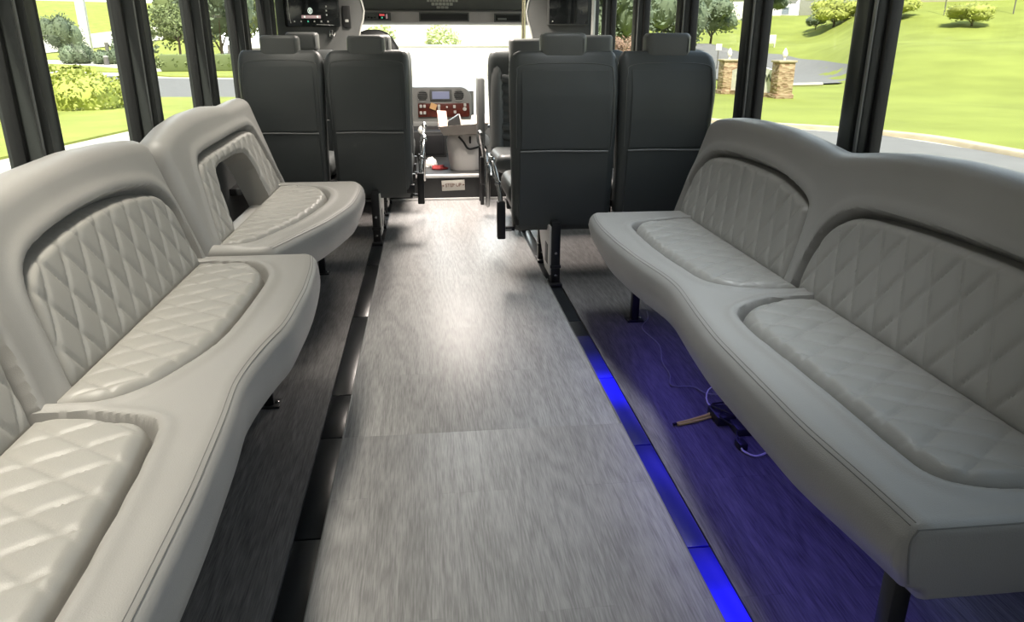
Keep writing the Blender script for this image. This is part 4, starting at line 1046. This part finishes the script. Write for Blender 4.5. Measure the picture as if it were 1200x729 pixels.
# left side trees
x, y = az(-16.6, 98); tree('small_tree', 'small round green tree on a thin trunk in the parking island outside the left windows', x, y, 6.4, 4.4, M['leaf'], trunk=.42, n=1600)
x, y = az(-23.3, 120); tree('dark_tree', 'dark rounded tree beside the hill road outside the left windows', x, y, 6.6, 3.4, M['leafd'], trunk=.1, n=1800, dense=True)
for i, (a, r, h, wd, mt, kd, lb) in enumerate((
    (-19.3, 140, 17, 7, 'leafd', 'cone', 'tall dark conifer right of the hill road, seen beside the second left post'),
    (-15.9, 150, 19, 9, 'leaf', 'round', 'tall leafy tree behind the small round tree'),
    (-14.0, 128, 18, 8, 'leafd', 'round', 'tall dark tree between the third and fourth left posts'),
    (-12.0, 172, 22, 8, 'leaf', 'round', 'tall mid-green tree just left of the fourth left post'),
    (-10.2, 144, 19, 8, 'leaf', 'round', 'tall leafy tree right of the fourth left post'))):
    x, y = az(a, r); tree('tall_tree', lb, x, y, h, wd, M[mt], kd, 2200, trunk=.08, dense=True)
x, y = az(-29.3, 62); tree('leafy_tree', 'large sunlit leafy tree at the far left behind the first window', x, y, 8, 6, M['leafy'], trunk=.06, n=2600)
for i, (a, r, h, wd, lb) in enumerate(((-22.7, 112, 2.6, 6, 'dark clipped bush below the hill road, the larger of two'), (-20.9, 108, 1.8, 6, 'dark clipped bush below the hill road, the smaller of two'), (-19.4, 112, 4.2, 7, 'dark broad bush at the foot of the tall conifer'))):
    x, y = az(a, r); b_ = thing('clipped_bush', lb, 'bush', (x, y, GZ)); bl = [(x-wd*.14, y, GZ+h*.4, wd*.2, 1.3, h*.5), (x+wd*.12, y, GZ+h*.45, wd*.2, 1.3, h*.55)]
    obj('inner_foliage', core(B(), bl, .9), M['leafd'], b_); leaves('foliage', bl, 1500, .16, M['leafd'], b_)
# sunlit shrub bed near the bus
def shrub(label, bl, mt, n=1600, size=.085):
    b_ = thing('shrub', label, 'shrub', (bl[0][0], bl[0][1], GZ), 'yellow-green shrubs by the verge'); obj('inner_foliage', core(B(), bl, .85), mt, b_); leaves('foliage', bl, n, size, mt, b_)
shrub('yellow-green shrub mound outside the left windows behind the first post, nearest the bus', [(-12.6, 23.9, GZ+.35, 1.5, 1.3, .85), (-12.0, 22.6, GZ+.25, 1.2, 1.2, .6), (-13.4, 22.6, GZ+.4, 1.5, 1.4, .8)], M['leafy'], 6000)
shrub('yellow-green shrub mound between the first and second left posts', [(-11.4, 27.2, GZ+.35, 1.3, 1.2, .95), (-12.2, 28.2, GZ+.4, 1.4, 1.2, 1.0), (-10.9, 29.0, GZ+.25, .8, .9, .75)], M['leafy'], 6000)
shrub('low brownish shrub at the far left edge beyond the yellow-green mounds', [(-17.5, 32.5, GZ+.35, 1.4, 1.0, .8), (-16, 32.5, GZ+.3, 1.2, 1.0, .7)], M['leafp'], 1200)
# clipped hedge
hx0, hx1 = (-21.5, 66.5), (-15.5, 68.5)
hg = thing('box_hedge', 'long low clipped grey-green hedge across the road under the small round tree', 'hedge', (-18.5, 67.5, GZ))
dv = Vector((hx1[0]-hx0[0], hx1[1]-hx0[1], 0)); 
bm = B(); box(bm, -dv.length/2, dv.length/2, -.5, .5, 0, 1.35, .15); bm.transform(Matrix.Translation((-18.5, 67.5, GZ+.08)) @ Matrix.Rotation(math.atan2(dv.y, dv.x), 4, 'Z')); obj('inner_foliage', bm, M['leaf'], hg)
bl = [(-21.3+5.8*k/7, 66.6+1.9*k/7, GZ+.75, .55, .6, .72) for k in range(8)]; leaves('foliage', bl, 2200, .13, M['leaf'], hg)
# bollards, lamp post, sign pole, parked trailer
for i, (x, y, h, lb) in enumerate(((-54, 128.5, 2.2, 'dark stump-like post farthest out in the left car park'), (-46, 120.4, 2.6, 'short dark post in the left car park, second farthest'), (-37.5, 97.3, .9, 'short post in the left car park, nearest the lamp post'), (-24.5, 105, 2.2, 'dark utility box between the third and fourth left posts'), (-18.5, 90, 1.8, 'grey utility box near the fourth left post'))):
    if i < 3:
        r = thing('short_post', lb, 'post', (x, y, GZ)); obj('shaft', tube(B(), [(x, y, GZ), (x, y, GZ+h)], [.3, .25], 10), M['wood_post'], r); obj('cap', sphere(B(), (x, y, GZ+h), .3, 10, .5), M['roof'], r)
    else:
        r = thing('utility_box', lb, 'utility box', (x, y, GZ)); obj('body', box(B(), x-.7, x+.7, y-.6, y+.6, GZ, GZ+h, .05), M['wood_post'], r); obj('lid', box(B(), x-.75, x+.75, y-.65, y+.65, GZ+h, GZ+h+.1, .03), M['roof'], r)
lpx = thing('lamp_post', 'thin dark lamp post by the road outside the second left window', 'lamp post', (-22.2, 61.5, GZ))
obj('pole', tube(B(), [(-22.2, 61.5, GZ), (-22.2, 61.5, GZ+3.2)], .06, 8), M['blackmetal'], lpx); obj('lamp_head', sphere(B(), (-22.2, 61.5, GZ+3.3), .13, 10), M['sign'], lpx)
x, y = az(-22.0, 150); gp = thing('sign_pole', 'white pole on the hillside beyond the left windows', 'pole', (x, y, hillL(x, y))); obj('pole', box(B(), x-.7, x+.7, y-.4, y+.4, GZ, GZ+14, .05), M['bldgw'], gp); obj('base', box(B(), x-1.1, x+1.1, y-.8, y+.8, GZ-.2, GZ+.6, .05), M['concrete'], gp)
x, y = az(-11.0, 100); tk = thing('box_trailer', 'white box trailer parked under the trees by the fourth left post', 'trailer', (x, y, GZ))
obj('body', box(B(), x-1.6, x+1.6, y-1.2, y+1.2, GZ+.9, GZ+3.0, .08), M['bldgw'], tk)
for k in (-.9, .9):
    t = B(); lathe(t, [(.45, 0), (.45, .25)], (0, 0, 0), 16); t.transform(Matrix.Translation((x+k, y-1.1, GZ+.45)) @ Matrix.Rotation(PI/2, 4, 'X')); obj('wheel', t, M['rubber'], tk)
obj('hitch', tube(B(), [(x+1.6, y, GZ+.8), (x+2.4, y, GZ+.6)], .08, 6), M['blackmetal'], tk)

# right side: trees near the front right windows, far buildings on the rise
for a, r, h, wd, mt, lb in ((13.6, 62, 8, 5.0, 'leafd', 'large grey-green tree seen past the front right seats'), (15.9, 92, 11, 7, 'leaf', 'large leafy tree outside the window behind the blank screen'), (17.6, 72, 9, 5, 'leafd', 'dark green tree left of the lawn, near the right window posts')):
    x, y = az(a, r); tree('tall_tree', lb, x, y, h, wd, M[mt], 'round', 1900, z0=tz(x, y)-.1, trunk=.14, dense=True)
x, y = az(14.4, 46); tree('flowering_tree', 'small pinkish tree in front of the big trees, seen past the front right seats', x, y, 2.6, 1.9, M['leafp'], 'round', 900, z0=tz(x, y), trunk=.3)
x, y = az(20.4, 84); tree('round_tree', 'dark round tree at the bend of the drive, left of the stone pillars', x, y, 4.6, 4.0, M['leafd'], 'round', 1400, z0=tz(x, y)-.1, trunk=.2, dense=True)
x, y = az(21.0, 66); r = thing('road_sign_pole', 'thin road sign pole left of the stone pillars', 'pole', (x, y, tz(x, y))); obj('pole', tube(B(), [(x, y, tz(x, y)-.1), (x, y, tz(x, y)+2.0)], .05, 8), M['wood_post'], r); obj('plate', box(B(), x-.25, x+.25, y-.08, y-.05, tz(x, y)+1.5, tz(x, y)+2.0, .01), M['sign'], r)
def house(name, label, a, r, wd, dp_, h, mt, wins=4, pitched=False):
    x, y = az(a, r); z = tz(x, y)-.3
    t = thing(name, label, 'building', (x, y, z)); rot = Matrix.Translation((x, y, z)) @ Matrix.Rotation(-math.radians(a), 4, 'Z')
    def put(nm, bm, m_, p): bm.transform(rot); return obj(nm, bm, m_, p)
    put('walls', box(B(), -wd/2, wd/2, 0, dp_, 0, h, .05), mt, t)
    if pitched:
        b = B(); prism(b, [(-.5, h), (dp_+.5, h), (dp_/2, h+2.2)], 'x', -wd/2-.4, wd/2+.4); put('roof', b, M['roof'], t)
    else: put('roof', box(B(), -wd/2-.3, wd/2+.3, -.3, dp_+.3, h, h+.4, .05), M['roof'], t)
    for k in range(wins):
        xx = -wd/2+wd*(k+.5)/wins; w_ = put('window', box(B(), xx-.7, xx+.7, -.06, .04, h*.35, h*.7, .02), M['sign'], t); put('pane', box(B(), xx-.6, xx+.6, -.09, -.05, h*.38, h*.67), M['winblue'], w_)
house('low_building', 'grey-beige building on the rise behind the trees between the two right posts', 28.2, 118, 9, 10, 6, M['roof'], 3)
house('long_building', 'long cream building along the top of the right-hand lawn', 37.2, 92, 22, 12, 6.5, M['bldg'], 0)
house('white_house', 'white house far off behind the stone pillars', 23.9, 150, 10, 9, 4, M['bldgw'], 3, True)
house('low_shed', 'small pale shed beyond the bend of the drive', 21.9, 112, 7, 6, 3.0, M['bldgw'], 2)
for a, r, h, wd, mt, lb in ((28.3, 96, 3.2, 4.0, 'leafy', 'yellow-green round tree on the rise left of the second right post'), (31.9, 76, 2.2, 3.0, 'leafy', 'yellow-green tree at the top of the lawn just right of the second right post'), (36.3, 70, 1.9, 2.8, 'leafy', 'yellow-green round bush before the long cream building'), (27.2, 100, 2.2, 2.0, 'leafd', 'small dark shrub on the rise left of the yellow-green tree'), (23.9, 130, 4.6, 5, 'leafd', 'dark tree near the far white house')):
    x, y = az(a, r); tree('round_tree' if 'tree' in lb else 'round_bush', lb, x, y, h, wd, M[mt], 'round', 1100, z0=tz(x, y)-.1, trunk=.18, dense=True)
for a in (34.7, 38.4):
    x, y = az(a, 76); z = tz(x, y); t = thing('flag_post', 'thin post before the long cream building, %s' % ('left of the round bush' if a < 35 else 'right of the round bush'), 'post', (x, y, z)); obj('pole', tube(B(), [(x, y, z-.1), (x, y, z+4.5)], .05, 8), M['wood_post'], t); obj('cap', sphere(B(), (x, y, z+4.5), .1, 8), M['wood_post'], t)
# ahead of the windscreen
ah = thing('blowout_hall', 'white building added far ahead to blow out the windscreen view', 'building', (0, 95, GZ))  # added white block that makes the view ahead overexpose
obj('walls', box(B(), -14, 14, 95, 105, GZ, 5.5, .05), M['bldgw'], ah); obj('roof', box(B(), -14.4, 14.4, 94.6, 105.4, 5.5, 5.9, .05), M['bldgw'], ah)
obj('door', box(B(), -5.2, -4.0, 94.9, 95.02, 1.0, 3.0), M['leafp'], ah)
gw = thing('glare_wall', 'low white wall added ahead through the windscreen to white out the tree trunks', 'wall', (0, 57, GZ))  # added white screen standing in for the overexposed lower view
obj('wall_body', box(B(), -5.4, 6.5, 56.8, 57.2, GZ, 1.15, .03), M['bldgw'], gw); obj('coping', box(B(), -5.5, 6.6, 56.7, 57.3, 1.15, 1.25, .02), M['bldgw'], gw)
for x, y, h, wd, lb in ((1.3, 60, 3.9, 2.2, 'tree with glare-coloured leaves ahead through the windscreen, right of centre'), (-3.6, 62, 3.6, 2.0, 'bush with glare-coloured leaves ahead through the windscreen beside the driver seat')):
    tree('glare_tree', lb, x, y, h, wd, M['leafglare'], 'round', 900, trunk=.35, z0=GZ, size=.14)
